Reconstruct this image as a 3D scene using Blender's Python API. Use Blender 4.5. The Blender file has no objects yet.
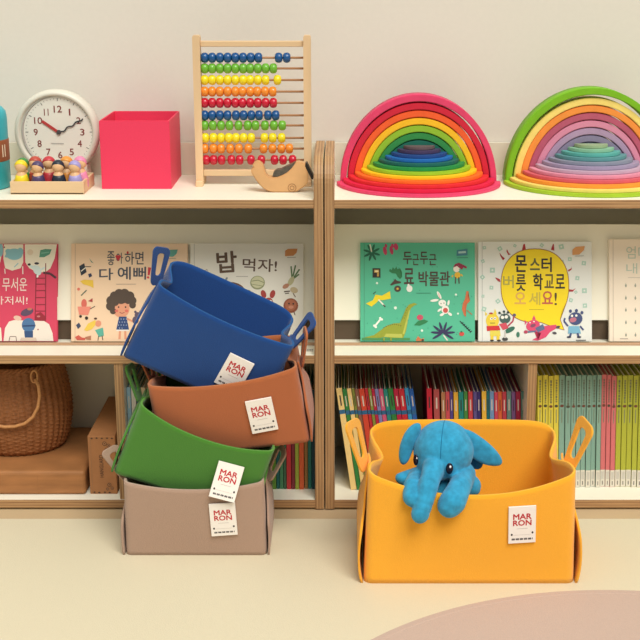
import bpy, bmesh, math, random
from mathutils import Vector, Matrix, Euler
random.seed(7)
PI = math.pi
SC = bpy.context.scene
COL = SC.collection

# ------------------------------------------------------------------ camera
F_PX, PX, PY, DIST = 1320.0, 340.0, 320.0, 2.7
TH = math.atan(360.0 / F_PX)
CAM_Z = 0.4338 * DIST
CT, ST = math.cos(TH), math.sin(TH)
cam_data = bpy.data.cameras.new('camera')
cam = bpy.data.objects.new('camera', cam_data)
COL.objects.link(cam)
cam.location = (0, -DIST, CAM_Z)
cam.rotation_euler = (PI / 2 - TH, 0, 0)
cam_data.sensor_width = 36
cam_data.lens = 36 * F_PX / 640
cam_data.shift_x = (320 - PX) / 640
cam_data.clip_start = 0.05
SC.camera = cam

def ray(x, y):
    a = (x - PX) / F_PX; b = (PY - y) / F_PX
    return Vector((a, CT + b * ST, -ST + b * CT))
def at_y(x, y, Y):
    r = ray(x, y); t = (Y + DIST) / r.y
    return Vector((r.x * t, Y, CAM_Z + r.z * t))
def at_z(x, y, Z):
    r = ray(x, y); t = (Z - CAM_Z) / r.z
    return Vector((r.x * t, -DIST + r.y * t, Z))

# ------------------------------------------------------------------ materials
def lin(c):
    out = []
    for v in c[:3]:
        v = v / 255.0
        out.append(v / 12.92 if v <= 0.04045 else ((v + 0.055) / 1.055) ** 2.4)
    return (out[0], out[1], out[2], 1.0)
MATS = {}
def mat(name, rgb, rough=0.6, bump=0.0, scale=200.0, vary=0.0, spec=0.35, sheen=0.0, coat=0.0, stretch=None, metal=0.0):
    if name in MATS: return MATS[name]
    m = bpy.data.materials.new(name); m.use_nodes = True
    nt = m.node_tree; b = nt.nodes['Principled BSDF']
    b.inputs['Base Color'].default_value = lin(rgb)
    b.inputs['Roughness'].default_value = rough
    b.inputs['Specular IOR Level'].default_value = spec
    b.inputs['Metallic'].default_value = metal
    if sheen: 
        b.inputs['Sheen Weight'].default_value = sheen
        b.inputs['Sheen Roughness'].default_value = 0.6
    if coat:
        b.inputs['Coat Weight'].default_value = coat
        b.inputs['Coat Roughness'].default_value = 0.15
    if bump or vary:
        tc = nt.nodes.new('ShaderNodeTexCoord'); mp = nt.nodes.new('ShaderNodeMapping')
        nz = nt.nodes.new('ShaderNodeTexNoise'); nz.inputs['Scale'].default_value = scale; nz.inputs['Detail'].default_value = 4
        nt.links.new(tc.outputs['Object'], mp.inputs['Vector']); nt.links.new(mp.outputs['Vector'], nz.inputs['Vector'])
        if stretch: mp.inputs['Scale'].default_value = stretch
        if bump:
            bp = nt.nodes.new('ShaderNodeBump'); bp.inputs['Strength'].default_value = bump; bp.inputs['Distance'].default_value = 0.002
            nt.links.new(nz.outputs['Fac'], bp.inputs['Height']); nt.links.new(bp.outputs['Normal'], b.inputs['Normal'])
        if vary:
            rp = nt.nodes.new('ShaderNodeValToRGB')
            rp.color_ramp.elements[0].position = 0.3; rp.color_ramp.elements[1].position = 0.7
            c = lin(rgb)
            rp.color_ramp.elements[0].color = tuple(min(1, v * (1 - vary)) for v in c[:3]) + (1,)
            rp.color_ramp.elements[1].color = tuple(min(1, v * (1 + vary)) for v in c[:3]) + (1,)
            nt.links.new(nz.outputs['Fac'], rp.inputs['Fac']); nt.links.new(rp.outputs['Color'], b.inputs['Base Color'])
    MATS[name] = m
    return m
def ply(name, axis):
    """plywood edge: thin layers stacked along one axis"""
    m = bpy.data.materials.new(name); m.use_nodes = True
    nt = m.node_tree; b = nt.nodes['Principled BSDF']; b.inputs['Roughness'].default_value = 0.55
    tc = nt.nodes.new('ShaderNodeTexCoord'); sx = nt.nodes.new('ShaderNodeSeparateXYZ')
    mu = nt.nodes.new('ShaderNodeMath'); mu.operation = 'MULTIPLY'; mu.inputs[1].default_value = 2 * PI / 0.0064
    sn = nt.nodes.new('ShaderNodeMath'); sn.operation = 'SINE'
    nz = nt.nodes.new('ShaderNodeTexNoise'); nz.inputs['Scale'].default_value = 9; nz.inputs['Detail'].default_value = 6
    mp = nt.nodes.new('ShaderNodeMapping')
    mp.inputs['Scale'].default_value = {'X': (40, 1, 1), 'Z': (1, 1, 40)}[axis]
    ad = nt.nodes.new('ShaderNodeMath'); ad.operation = 'MULTIPLY_ADD'; ad.inputs[1].default_value = 0.2; 
    rp = nt.nodes.new('ShaderNodeValToRGB')
    rp.color_ramp.elements[0].position = 0.15; rp.color_ramp.elements[0].color = lin((140, 100, 64))
    rp.color_ramp.elements[1].position = 0.85; rp.color_ramp.elements[1].color = lin((198, 158, 110))
    nt.links.new(tc.outputs['Object'], sx.inputs[0]); nt.links.new(sx.outputs[axis], mu.inputs[0]); nt.links.new(mu.outputs[0], sn.inputs[0])
    nt.links.new(tc.outputs['Object'], mp.inputs['Vector']); nt.links.new(mp.outputs['Vector'], nz.inputs['Vector'])
    nt.links.new(sn.outputs[0], ad.inputs[0]); nt.links.new(nz.outputs['Fac'], ad.inputs[2]); nt.links.new(ad.outputs[0], rp.inputs['Fac'])
    nt.links.new(rp.outputs['Color'], b.inputs['Base Color'])
    return m
PLY_X, PLY_Z = ply('plywood_edge_upright', 'X'), ply('plywood_edge_flat', 'Z')
WHITE = mat('white_laminate', (240, 236, 218), 0.45, spec=0.4)
WOOD = mat('pale_wood', (226, 194, 152), 0.5, 0.05, 18, 0.12, stretch=(1, 1, 0.12))
WOODX = mat('pale_wood_lengthwise', (224, 192, 150), 0.5, 0.05, 18, 0.12, stretch=(0.12, 1, 1))
PAGE = mat('page_paper', (236, 228, 208), 0.8, 0.3, 700, 0.06)
def paint(rgb, gloss=0.5):
    return mat('paint_%d_%d_%d' % rgb, rgb, gloss, spec=0.35)
PRINT = bpy.data.materials.new('printed_ink'); PRINT.use_nodes = True
_b = PRINT.node_tree.nodes['Principled BSDF']; _b.inputs['Roughness'].default_value = 0.5
_a = PRINT.node_tree.nodes.new('ShaderNodeVertexColor'); _a.layer_name = 'ink'
PRINT.node_tree.links.new(_a.outputs['Color'], _b.inputs['Base Color'])

# ------------------------------------------------------------------ mesh helpers
def obj(name, bm, m, parent=None, smooth=False, loc=None, mats=None):
    me = bpy.data.meshes.new(name); bm.normal_update(); bm.to_mesh(me); bm.free()
    for x in (mats or [m]): me.materials.append(x)
    if smooth:
        for p in me.polygons: p.use_smooth = True
    o = bpy.data.objects.new(name, me); COL.objects.link(o)
    if parent: o.parent = parent
    if loc: o.location = loc
    return o
def thing(name, label, cat, loc=(0, 0, 0), rot=(0, 0, 0), group=None):
    o = bpy.data.objects.new(name, None); COL.objects.link(o); o.empty_display_size = 0.02
    o.location = loc; o.rotation_euler = rot
    return tag(o, label, cat, group)
def tag(o, label, cat, group=None):
    o['label'] = label; o['category'] = cat
    if group: o['group'] = group
    return o
def struct(o): o['kind'] = 'structure'; return o
def B(): return bmesh.new()
def box(bm, a, b, bev=0.0, seg=2, M=None):
    x0, y0, z0 = a; x1, y1, z1 = b
    vs = [bm.verts.new(p) for p in ((x0,y0,z0),(x1,y0,z0),(x1,y1,z0),(x0,y1,z0),(x0,y0,z1),(x1,y0,z1),(x1,y1,z1),(x0,y1,z1))]
    fs = [bm.faces.new([vs[i] for i in f]) for f in ((3,2,1,0),(4,5,6,7),(0,1,5,4),(1,2,6,5),(2,3,7,6),(3,0,4,7))]
    if bev:
        es = list({e for f in fs for e in f.edges})
        r = bmesh.ops.bevel(bm, geom=es, offset=bev, segments=seg, affect='EDGES', profile=0.5)
        vs = list({v for f in r['faces'] for v in f.verts} | {v for v in vs if v.is_valid})
    if M: bmesh.ops.transform(bm, matrix=M, verts=vs)
    return vs
def loft(bm, rings, cap=True, closed=True):
    R = [[bm.verts.new(p) for p in r] for r in rings]
    n = len(R[0])
    for a, b in zip(R, R[1:]):
        for i in range(n if closed else n - 1):
            j = (i + 1) % n
            bm.faces.new((a[i], a[j], b[j], b[i]))
    if cap:
        bm.faces.new(list(reversed(R[0]))); bm.faces.new(R[-1])
    return R
def tube(bm, pts, rad, n=10, cap=True):
    pts = [Vector(p) for p in pts]; rings = []
    prev = None
    for i, p in enumerate(pts):
        t = (pts[min(i + 1, len(pts) - 1)] - pts[max(i - 1, 0)]).normalized()
        if prev is None:
            prev = t.orthogonal().normalized()
        u = (prev - t * prev.dot(t)).normalized(); prev = u
        v = t.cross(u)
        r = rad[i] if isinstance(rad, (list, tuple)) else rad
        rings.append([p + (u * math.cos(2*PI*k/n) + v * math.sin(2*PI*k/n)) * r for k in range(n)])
    loft(bm, rings, cap)
def lathe(bm, prof, n=24, M=None, cap=True):
    rings = [[Vector((r*math.cos(2*PI*k/n), r*math.sin(2*PI*k/n), z)) for k in range(n)] for r, z in prof]
    if M: rings = [[M @ p for p in r] for r in rings]
    loft(bm, rings, cap)
def ball(bm, c, r, seg=16, M=None):
    rx, ry, rz = r if isinstance(r, (tuple, list)) else (r, r, r)
    mt = Matrix.Translation(c) @ (M or Matrix.Identity(4)) @ Matrix.Diagonal((rx, ry, rz, 1))
    bmesh.ops.create_uvsphere(bm, u_segments=seg, v_segments=max(6, seg*2//3), radius=1, matrix=mt)
def prism(bm, pts, depth, M=None):
    """closed 2D outline in XZ extruded along +Y"""
    a = [Vector((x, 0, z)) for x, z in pts]; b = [Vector((x, depth, z)) for x, z in pts]
    if M: a = [M @ p for p in a]; b = [M @ p for p in b]
    loft(bm, [a, b])
def smoothstep(a, b, x):
    t = max(0, min(1, (x - a) / (b - a))); return t*t*(3-2*t)
def eval_mesh(o):
    dg = bpy.context.evaluated_depsgraph_get()
    return bpy.data.meshes.new_from_object(o.evaluated_get(dg))
def remesh(bm, vox, smooth=6):
    me = bpy.data.meshes.new('tmp'); bm.to_mesh(me); bm.free()
    o = bpy.data.objects.new('tmp', me); COL.objects.link(o)
    r = o.modifiers.new('r', 'REMESH'); r.mode = 'VOXEL'; r.voxel_size = vox
    s = o.modifiers.new('s', 'SMOOTH'); s.iterations = smooth; s.factor = 0.5
    me2 = eval_mesh(o)
    bpy.data.objects.remove(o); bpy.data.meshes.remove(me)
    out = bmesh.new(); out.from_mesh(me2); bpy.data.meshes.remove(me2)
    return out
_TXT = {}
def text_geo(s, weight=0.0):
    """vertices and faces of some lettering, bounding box 0..w, 0..h"""
    k = (s, weight)
    if k in _TXT: return _TXT[k]
    cu = bpy.data.curves.new('t', 'FONT'); cu.body = s; cu.size = 1; cu.offset = weight; cu.resolution_u = 3
    o = bpy.data.objects.new('t', cu); COL.objects.link(o)
    me = eval_mesh(o)
    vs = [v.co.copy() for v in me.vertices]; fs = [tuple(p.vertices) for p in me.polygons]
    bpy.data.objects.remove(o); bpy.data.curves.remove(cu); bpy.data.meshes.remove(me)
    if vs:
        x0 = min(v.x for v in vs); y0 = min(v.y for v in vs)
        vs = [(v.x - x0, v.y - y0) for v in vs]
    _TXT[k] = (vs, fs)
    return _TXT[k]

class Art:
    """flat printing on a surface: photo-pixel layout mapped to a W x H sheet (x, z), facing -Y, built of thin layers"""
    def __init__(s, rect, W, H, step=0.000005, base=0.0003):
        s.r = rect; s.W = W; s.H = H; s.bm = B(); s.lay = s.bm.loops.layers.float_color.new('ink'); s.k = base; s.step = step
    def p(s, x, y):
        x0, y0, x1, y1 = s.r
        return Vector(((x - x0) / (x1 - x0) * s.W, -s.k, (y1 - y) / (y1 - y0) * s.H))
    def face(s, vs, c):
        try: f = s.bm.faces.new(vs)
        except ValueError: return
        for l in f.loops: l[s.lay] = lin(c)
        f.normal_update()
        if f.normal.y > 0: f.normal_flip()
    def poly(s, pts, c):
        x0, y0, x1, y1 = s.r
        pts = [(min(max(x, x0), x1), min(max(y, y0), y1)) for x, y in pts]
        vs = [s.bm.verts.new(s.p(*q)) for q in pts]
        f = s.bm.faces.new(vs)
        for l in f.loops: l[s.lay] = lin(c)
        r = bmesh.ops.triangulate(s.bm, faces=[f])
        for g in r['faces']:
            g.normal_update()
            if g.normal.y > 0: g.normal_flip()
        s.k += s.step
    def ell(s, cx, cy, rx, ry, c, rot=0, n=18):
        a = math.radians(rot)
        s.poly([(cx + rx*math.cos(t)*math.cos(a) - ry*math.sin(t)*math.sin(a), cy + rx*math.cos(t)*math.sin(a) + ry*math.sin(t)*math.cos(a)) for t in (2*PI*i/n for i in range(n))], c)
    def line(s, pts, w, c):
        for (ax, ay), (bx, by) in zip(pts, pts[1:]):
            d = math.hypot(bx-ax, by-ay) or 1; nx, ny = -(by-ay)/d*w/2, (bx-ax)/d*w/2
            s.poly([(ax+nx, ay+ny), (bx+nx, by+ny), (bx-nx, by-ny), (ax-nx, ay-ny)], c)
    def text(s, t, x0, y0, x1, y1, c, weight=0.0, rot=0):
        vs, fs = text_geo(t)
        if not vs: return
        w = max(v[0] for v in vs); h = max(v[1] for v in vs)
        if weight:      # bolder lettering: the same glyphs laid down again, nudged around
            e = weight*0.55*min((y1-y0)/h, 1.3*(x1-x0)/w)
            for dx, dy in ((-e, 0), (e, 0), (0, -e), (0, e), (-.7*e, -.7*e), (.7*e, .7*e), (.7*e, -.7*e), (-.7*e, .7*e)):
                s.text(t, x0 + e + dx, y0 + e + dy, x1 - e + dx, y1 - e + dy, c, 0, rot)
            return
        a = math.radians(rot); cx, cy = (x0+x1)/2, (y0+y1)/2
        out = []
        for vx, vy in vs:
            x = x0 + vx/w*(x1-x0) - cx; y = y1 - vy/h*(y1-y0) - cy
            x, y = x*math.cos(a) - y*math.sin(a) + cx, x*math.sin(a) + y*math.cos(a) + cy
            out.append(s.bm.verts.new(s.p(x, y)))
        for f in fs: s.face([out[i] for i in f], c)
        s.k += s.step*0.5
    def build(s, name, parent, loc=(0, 0, 0)):
        return obj(name, s.bm, PRINT, parent, loc=loc)

# ------------------------------------------------------------------ the room
bm = B(); box(bm, (-3, -4.2, -0.05), (3, 0.345, 0.0)); struct(obj('floor', bm, mat('floor_boards', (196, 172, 136), 0.6, 0.05, 6, 0.05)))
bm = B(); box(bm, (-3, 0.345, 0.0), (3, 0.445, 2.7)); struct(obj('wall_back', bm, mat('wall_paint', (226, 222, 211), 0.9, 0.08, 90, 0.01)))

bm = B(); box(bm, (-1.6, -2.6, 0), (1.6, -0.0767, 0.015), 0.005, 3)
tag(obj('play_mat', bm, mat('mat_cream', (216, 206, 178), 0.55, 0.35, 420, 0.02)), 'large cream padded play mat on the floor in front of the white bookcases', 'play mat')
MATZ = 0.015
bm = B(); lathe(bm, [(0.0005, 0), (0.615, 0), (0.622, 0.002), (0.622, 0.0045), (0.619, 0.007), (0.606, 0.0075), (0.604, 0.0068), (0.0005, 0.0068)], 128)
o = obj('round_rug', bm, mat('rug_mauve', (190, 164, 148), 0.95, 0.4, 500, 0.05, sheen=0.2), loc=(0.5, -1.045, MATZ))
tag(o, 'round dusty pink rug lying on the cream mat in the foreground', 'rug')

# ------------------------------------------------------------------ bookcases
TOPZ, MIDZ, LOWZ, TH_B = 0.6922, 0.3561, 0.024, 0.018
DEP = 0.34
def board(name, a, b, parent, axis, sides=False):
    """laminated board: broad faces white, edges plywood"""
    bm = B(); box(bm, a, b, 0.0008, 1)
    o = obj(name, bm, WHITE, parent, mats=[WHITE, {'X': PLY_X, 'Z': PLY_Z}[axis]])
    for p in o.data.polygons:
        n = p.normal
        broad = abs(n.x) if axis == 'X' else abs(n.z)
        p.material_index = 0 if broad > 0.9 else 1
    return o
def bookcase(label, xl, xr, divx):
    t = thing('bookcase', label, 'bookcase', (0, 0, 0), group='white bookcases along the wall')
    for x0 in (xl, xr - 0.0195):
        x1 = x0 + 0.0195
        pts = [(0.0, 0.003)]
        r = 0.05
        pts += [(r - r*math.cos(a), 0.777 - r + r*math.sin(a)) for a in (PI/2*i/8 for i in range(9))]
        pts += [(DEP, 0.770), (DEP, 0.003)]
        bm = B()
        loft(bm, [[Vector((x0, y, z)) for y, z in pts], [Vector((x1, y, z)) for y, z in pts]])
        bmesh.ops.recalc_face_normals(bm, faces=bm.faces)
        s = obj('side_panel', bm, WHITE, t, mats=[WHITE, PLY_X])
        for p in s.data.polygons: p.material_index = 0 if abs(p.normal.x) > 0.9 else 1
        for y in (0.012, DEP - 0.02):
            bm = B(); lathe(bm, [(0.006, 0), (0.007, 0.001), (0.007, 0.003)], 12, Matrix.Translation((x0 + 0.00975, y, 0)))
            obj('foot', bm, mat('metal_glide', (190, 180, 165), 0.4, metal=0.8), t)
    a, b = xl + 0.0196, xr - 0.0196
    board('shelf', (a, 0.001, TOPZ - TH_B), (b, DEP - 0.008, TOPZ), t, 'Z')
    board('shelf', (a, 0.001, MIDZ - TH_B - 0.001), (b, DEP - 0.008, MIDZ), t, 'Z')
    board('shelf', (a, 0.001, LOWZ - TH_B - 0.001), (b, DEP - 0.008, LOWZ), t, 'Z')
    board('divider', (divx - 0.0096, 0.004, LOWZ), (divx + 0.0096, DEP - 0.008, MIDZ - TH_B - 0.001), t, 'X')
    bm = B(); box(bm, (a, DEP - 0.008, 0.006), (b, DEP, 0.766)); obj('back_panel', bm, mat('back_laminate', (226, 220, 200), 0.5), t)
    # sloped display panel that the picture books lean on
    p0, p1 = Vector((0, 0.1165, 0.403)), Vector((0, 0.178, 0.606))
    n = Vector((0, (p1 - p0).z, -(p1 - p0).y)).normalized() * 0.012
    bm = B(); loft(bm, [[Vector((x, q.y, q.z)) for q in (p0, p1, p1 + n, p0 + n)] for x in (a, b)])
    bmesh.ops.recalc_face_normals(bm, faces=bm.faces)
    obj('display_panel', bm, WHITE, t)
    bm = B(); box(bm, (a, 0.124, MIDZ + 0.0002), (b, 0.132, MIDZ + 0.046), 0.001, 1); obj('gap_shade_board', bm, mat('gap_shade_brown', (92, 76, 60), 0.6), t)  # added dark board, its brown stands in for shade under the display panel
    bm = B(); box(bm, (a, 0.076, MIDZ), (b, 0.088, MIDZ + 0.004), 0.001, 1); obj('book_stop', bm, mat('stop_wood', (188, 150, 118), 0.5), t)
    return t
SEAM = -0.0333
bookcase('white bookcase with plywood edges on the left, behind the stacked felt baskets', SEAM - 0.0015 - 0.90, SEAM - 0.0015, -0.4752)
bookcase('white bookcase with plywood edges on the right, behind the yellow felt basket', SEAM + 0.0015, SEAM + 0.0015 + 0.90, 0.4135)

# ------------------------------------------------------------------ felt baskets
def strip_ring(bm, outer, inner, thick, M):
    n = len(outer)
    rows = []
    for y in (0, thick):
        rows.append(([bm.verts.new(M @ Vector((x, y, z))) for x, z in outer], [bm.verts.new(M @ Vector((x, y, z))) for x, z in inner]))
    (fo, fi), (bo, bi) = rows
    for i in range(n):
        j = (i + 1) % n
        bm.faces.new((fo[i], fo[j], fi[j], fi[i])); bm.faces.new((bo[j], bo[i], bi[i], bi[j]))
        bm.faces.new((fo[j], fo[i], bo[i], bo[j])); bm.faces.new((fi[i], fi[j], bi[j], bi[i]))
def rrect(w, h, r, x0=0, z0=0, n=5):
    pts = []
    for cx, cz, a0 in ((w/2 - r, h - r, 0), (-w/2 + r, h - r, 90), (-w/2 + r, r, 180), (w/2 - r, r, 270)):
        for i in range(n + 1):
            a = math.radians(a0 + 90*i/n); pts.append((x0 + cx + r*math.cos(a), z0 + cz + r*math.sin(a)))
    return pts
def felt_basket(label, rgb, loc, rot, W, D, hc, hb, sag, tagspec, name, k=1.0, bow=0.016, tx=0.05, ty=0.06, bulge=0.012, group=None, hspec=None):
    t = thing('felt_basket', label, 'basket', loc, rot, group)
    m = mat('felt_' + name, rgb, 0.95, 0.55, 900, 0.07, spec=0.15, sheen=0.25)
    me_ = mat('felt_cut_edge_' + name, tuple(min(255, int(c + (255 - c)*0.16)) for c in rgb), 0.95, 0.4, 900, 0.05, spec=0.15)
    th = 0.0045
    r = 0.014 * k
    per = []
    hw, hd = W/2, D/2
    def seg(p, q, n): return [(p[0] + (q[0]-p[0])*i/n, p[1] + (q[1]-p[1])*i/n) for i in range(n)]
    def arc(cx, cy, a0, n=5): return [(cx + r*math.cos(math.radians(a0 + 90*i/n)), cy + r*math.sin(math.radians(a0 + 90*i/n))) for i in range(n)]
    per += seg((-hw + r, -hd), (hw - r, -hd), 30); per += arc(hw - r, -hd + r, -90)
    per += seg((hw, -hd + r), (hw, hd - r), 22); per += arc(hw - r, hd - r, 0)
    per += seg((hw - r, hd), (-hw + r, hd), 30); per += arc(-hw + r, hd - r, 90)
    per += seg((-hw, hd - r), (-hw, -hd + r), 22); per += arc(-hw + r, -hd + r, 180)
    def shape(bx, by, tt):
        u = bx/hw; v = by/hd
        h = hc + (hb - hc)*(1 + v)/2 - sag*(1 - abs(u)**2.2)*((1 - v)/2)**3
        side = abs(u)**14
        g = math.exp(-(v/0.42)**2)
        h -= side * g * 0.016 * k + 0.015*k*abs(u)**10*((1 + v)/2)**2
        s = 1 if u > 0 else -1
        x = bx*(1 - tx*tt)*(1 - 0.045*tt*(1 + v)/2) - s*side*g*0.022*k*tt**3
        y = by*(1 + ty*tt) - bulge*(1 - u*u)*math.sin(PI/2*tt)*((1 - v)/2)**2 + bulge*0.6*(1 - u*u)*math.sin(PI/2*tt)*((1 + v)/2)**2
        return Vector((x, y, h*tt))
    N = 18
    bm = B()
    rings = [[shape(bx, by, i/N) for bx, by in per] for i in range(N + 1)]
    R = loft(bm, rings, cap=False)
    bm.faces.new(list(reversed(R[0])))
    bmesh.ops.recalc_face_normals(bm, faces=bm.faces)
    body = obj('body', bm, m, t, True, mats=[m, me_])
    so = body.modifiers.new('thick', 'SOLIDIFY'); so.thickness = th; so.offset = -1; so.material_offset_rim = 1
    # gusset sheet on each side, bowing away from the body, with the loop handle above it
    for s in (-1, 1):
        bm = B(); rows = []
        NR, NC = 22, 8
        for i in range(NR + 1):
            tt = 0.96*i/NR
            wv = 0.985 - 0.74*smoothstep(0.40, 0.80, tt)
            bo = bow*(math.sin(PI*min(1, tt/0.60)**0.8)**0.9 if tt < 0.60 else 0.0)
            row = []
            for j in range(NC + 1):
                v = (-1 + 2*j/NC)*wv
                p = shape(s*hw, v*hd, tt)
                flat = s*hw*(1 - tx*tt)
                x = p.x if abs(p.x) > abs(flat) else flat*0.6 + p.x*0.4
                row.append(bm.verts.new((x + s*(0.0015 + bo), p.y, max(p.z, tt*0.9*hc) )))
            rows.append(row)
        for a, b in zip(rows, rows[1:]):
            for i in range(NC): bm.faces.new((a[i], a[i+1], b[i+1], b[i]))
        bmesh.ops.recalc_face_normals(bm, faces=bm.faces)
        fl = obj('side_gusset', bm, m, t, True)
        so = fl.modifiers.new('thick', 'SOLIDIFY'); so.thickness = th*0.9; so.offset = 1 if s > 0 else 1
        # handle loop
        L, Wd = 0.094*k, 0.050*k
        hs = (hspec or {}).get(s, (30, 55))
        tilt, tw = math.radians(hs[0]), math.radians(hs[1])
        e1 = Vector((s*math.sin(tilt), 0, math.cos(tilt)))
        side_v = Vector((0, -1, 0)); 
        e2 = (Matrix.Rotation(s*tw, 3, e1) @ side_v).normalized()
        e3 = e1.cross(e2)
        base = shape(s*hw, 0, 0.93)
        base = Vector((s*hw*(1 - tx) + s*0.002, 0, base.z - 0.012*k))
        M = Matrix.Translation(base) @ Matrix((e2, e3, e1)).transposed().to_4x4()
        bm = B()
        outer = rrect(Wd, L, 0.013*k); inner = rrect(Wd*0.44, L*0.58, Wd*0.17, 0, L*0.26)
        outer, inner = ([(x*(0.60 + 0.40*min(1, z/(0.8*L))), z + 0.16*x*(z/L)**2*-s) for x, z in o_] for o_ in (outer, inner))
        strip_ring(bm, outer, inner, th, M @ Matrix.Translation((0, -th/2, 0)))
        bmesh.ops.recalc_face_normals(bm, faces=bm.faces)
        h = obj('handle', bm, m, t)
        bv = h.modifiers.new('soft', 'BEVEL'); bv.width = 0.0012; bv.segments = 2; bv.limit_method = 'ANGLE'
    # sewn-on label card
    lx, lz, lw, lh, lr = tagspec[:5]; lt = tagspec[5] if len(tagspec) > 5 else 0
    def front(x, z):
        lo, hi = 0.0, 1.0
        for _ in range(30):
            md = (lo + hi)/2
            if shape(x, -hd, md).z < z: lo = md
            else: hi = md
        return shape(x, -hd, lo)
    c = front(lx, lz); px = front(lx + 0.01, lz); pz = front(lx, min(lz + 0.01, lz + 0.01))
    ex = (px - c).normalized(); n = ex.cross((pz - c)).normalized()
    ez = n.cross(ex) * -1
    if ez.z < 0: ez = -ez
    nn = ez.cross(ex)   # points to the inside of the basket
    M = Matrix.Translation(c - nn*0.0012) @ Matrix((ex, nn, ez)).transposed().to_4x4() @ Matrix.Rotation(math.radians(lr), 4, 'Y') @ Matrix.Translation((0, 0, lh/2*(lt > 0))) @ Matrix.Rotation(math.radians(-lt), 4, 'X') @ Matrix.Translation((0, 0, -lh/2*(lt > 0)))
    bm = B(); box(bm, (-lw/2, -0.0035, -lh/2), (lw/2, 0.0, lh/2), 0.0004, 1, None)
    card = obj('label_card', bm, mat('label_white', (243, 236, 228), 0.7, 0.1, 500), t)
    card['label'] = 'white label card with red lettering'
    card.matrix_local = M
    A = Art((0, 0, 100, 140), lw, lh, base=0.0037)
    A.text('MAR', 16, 27, 84, 49, (190, 36, 46), 0.05); A.text('RON', 16, 51, 84, 73, (190, 36, 46), 0.05)
    A.line([(30, 84), (70, 84)], 1.4, (190, 182, 176)); A.line([(18, 108), (82, 108)], 1.0, (200, 192, 186))
    for x, y in ((12, 106), (88, 101)): A.ell(x, y, 3.6, 4.2, (40, 36, 40))
    for i in range(26):
        if i % 5 != 4: A.line([(12 + i*3, 124), (14.4 + i*3, 124)], 7, (44, 38, 48))
    A.build('lettering', card, (-lw/2, 0, -lh/2))
    return t

yb = felt_basket('large yellow felt basket standing on the mat, holding the blue plush elephant', (251, 174, 38), (0.2484, -0.272, MATZ), (0, 0, 0),
    0.405, 0.226, 0.230, 0.249, 0.040, (0.0965, 0.130, 0.052, 0.077, -2), 'yellow', 1.15, 0.008, 0.030, 0.05, 0.014, 'felt baskets', {-1: (15, 27), 1: (19, 24)})
SM = dict(W=0.284, D=0.168, hc=0.163, hb=0.170, k=0.85, bow=0.0025, tx=0.015, ty=0.12, bulge=0.010, group='felt baskets')
def small(label, rgb, X, Y, Z, roll, pitch, tagspec, name, sag=0.014, hspec=None, **kw):
    a = dict(SM); a.update(kw)
    e = (Matrix.Rotation(math.radians(pitch), 3, 'X') @ Matrix.Rotation(math.radians(roll), 3, 'Y')).to_euler('XYZ')
    return felt_basket(label, rgb, (X, Y, Z), e, a['W'], a['D'], a['hc'], a['hb'], sag, tagspec, name, a['k'], a['bow'], a['tx'], a['ty'], a['bulge'], a['group'], hspec)
small('greyish beige felt basket standing on the mat, lowest of the stack', (172, 142, 122), -0.2895, -0.176, MATZ, 0, 0, (0.058, 0.085, 0.052, 0.073, -3), 'beige', hspec={-1: (30, 45), 1: (24, 30)})
small('green felt basket tilted to the right, second from bottom of the stack', (68, 128, 36), -0.3165, -0.168, 0.146, 21.0, 4, (0.071, 0.074, 0.052, 0.073, -3, 24), 'green', 0.022, hspec={-1: (34, 12), 1: (20, 20)})
small('rust brown felt basket in the stack, between the green and blue ones', (176, 98, 54), -0.2085, -0.158, 0.236, -7.5, 3, (0.066, 0.074, 0.052, 0.073, -3), 'rust', 0.014, hspec={-1: (10, 15), 1: (14, 10)}, W=0.300)
small('navy blue felt basket tilted to the right, topmost of the stack', (8, 64, 130), -0.2915, -0.150, 0.366, 26.0, 3, (0.062, 0.069, 0.052, 0.073, 2), 'blue', 0.010, hspec={-1: (14, 45), 1: (12, 30)}, W=0.294, hc=0.168, hb=0.174)

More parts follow.
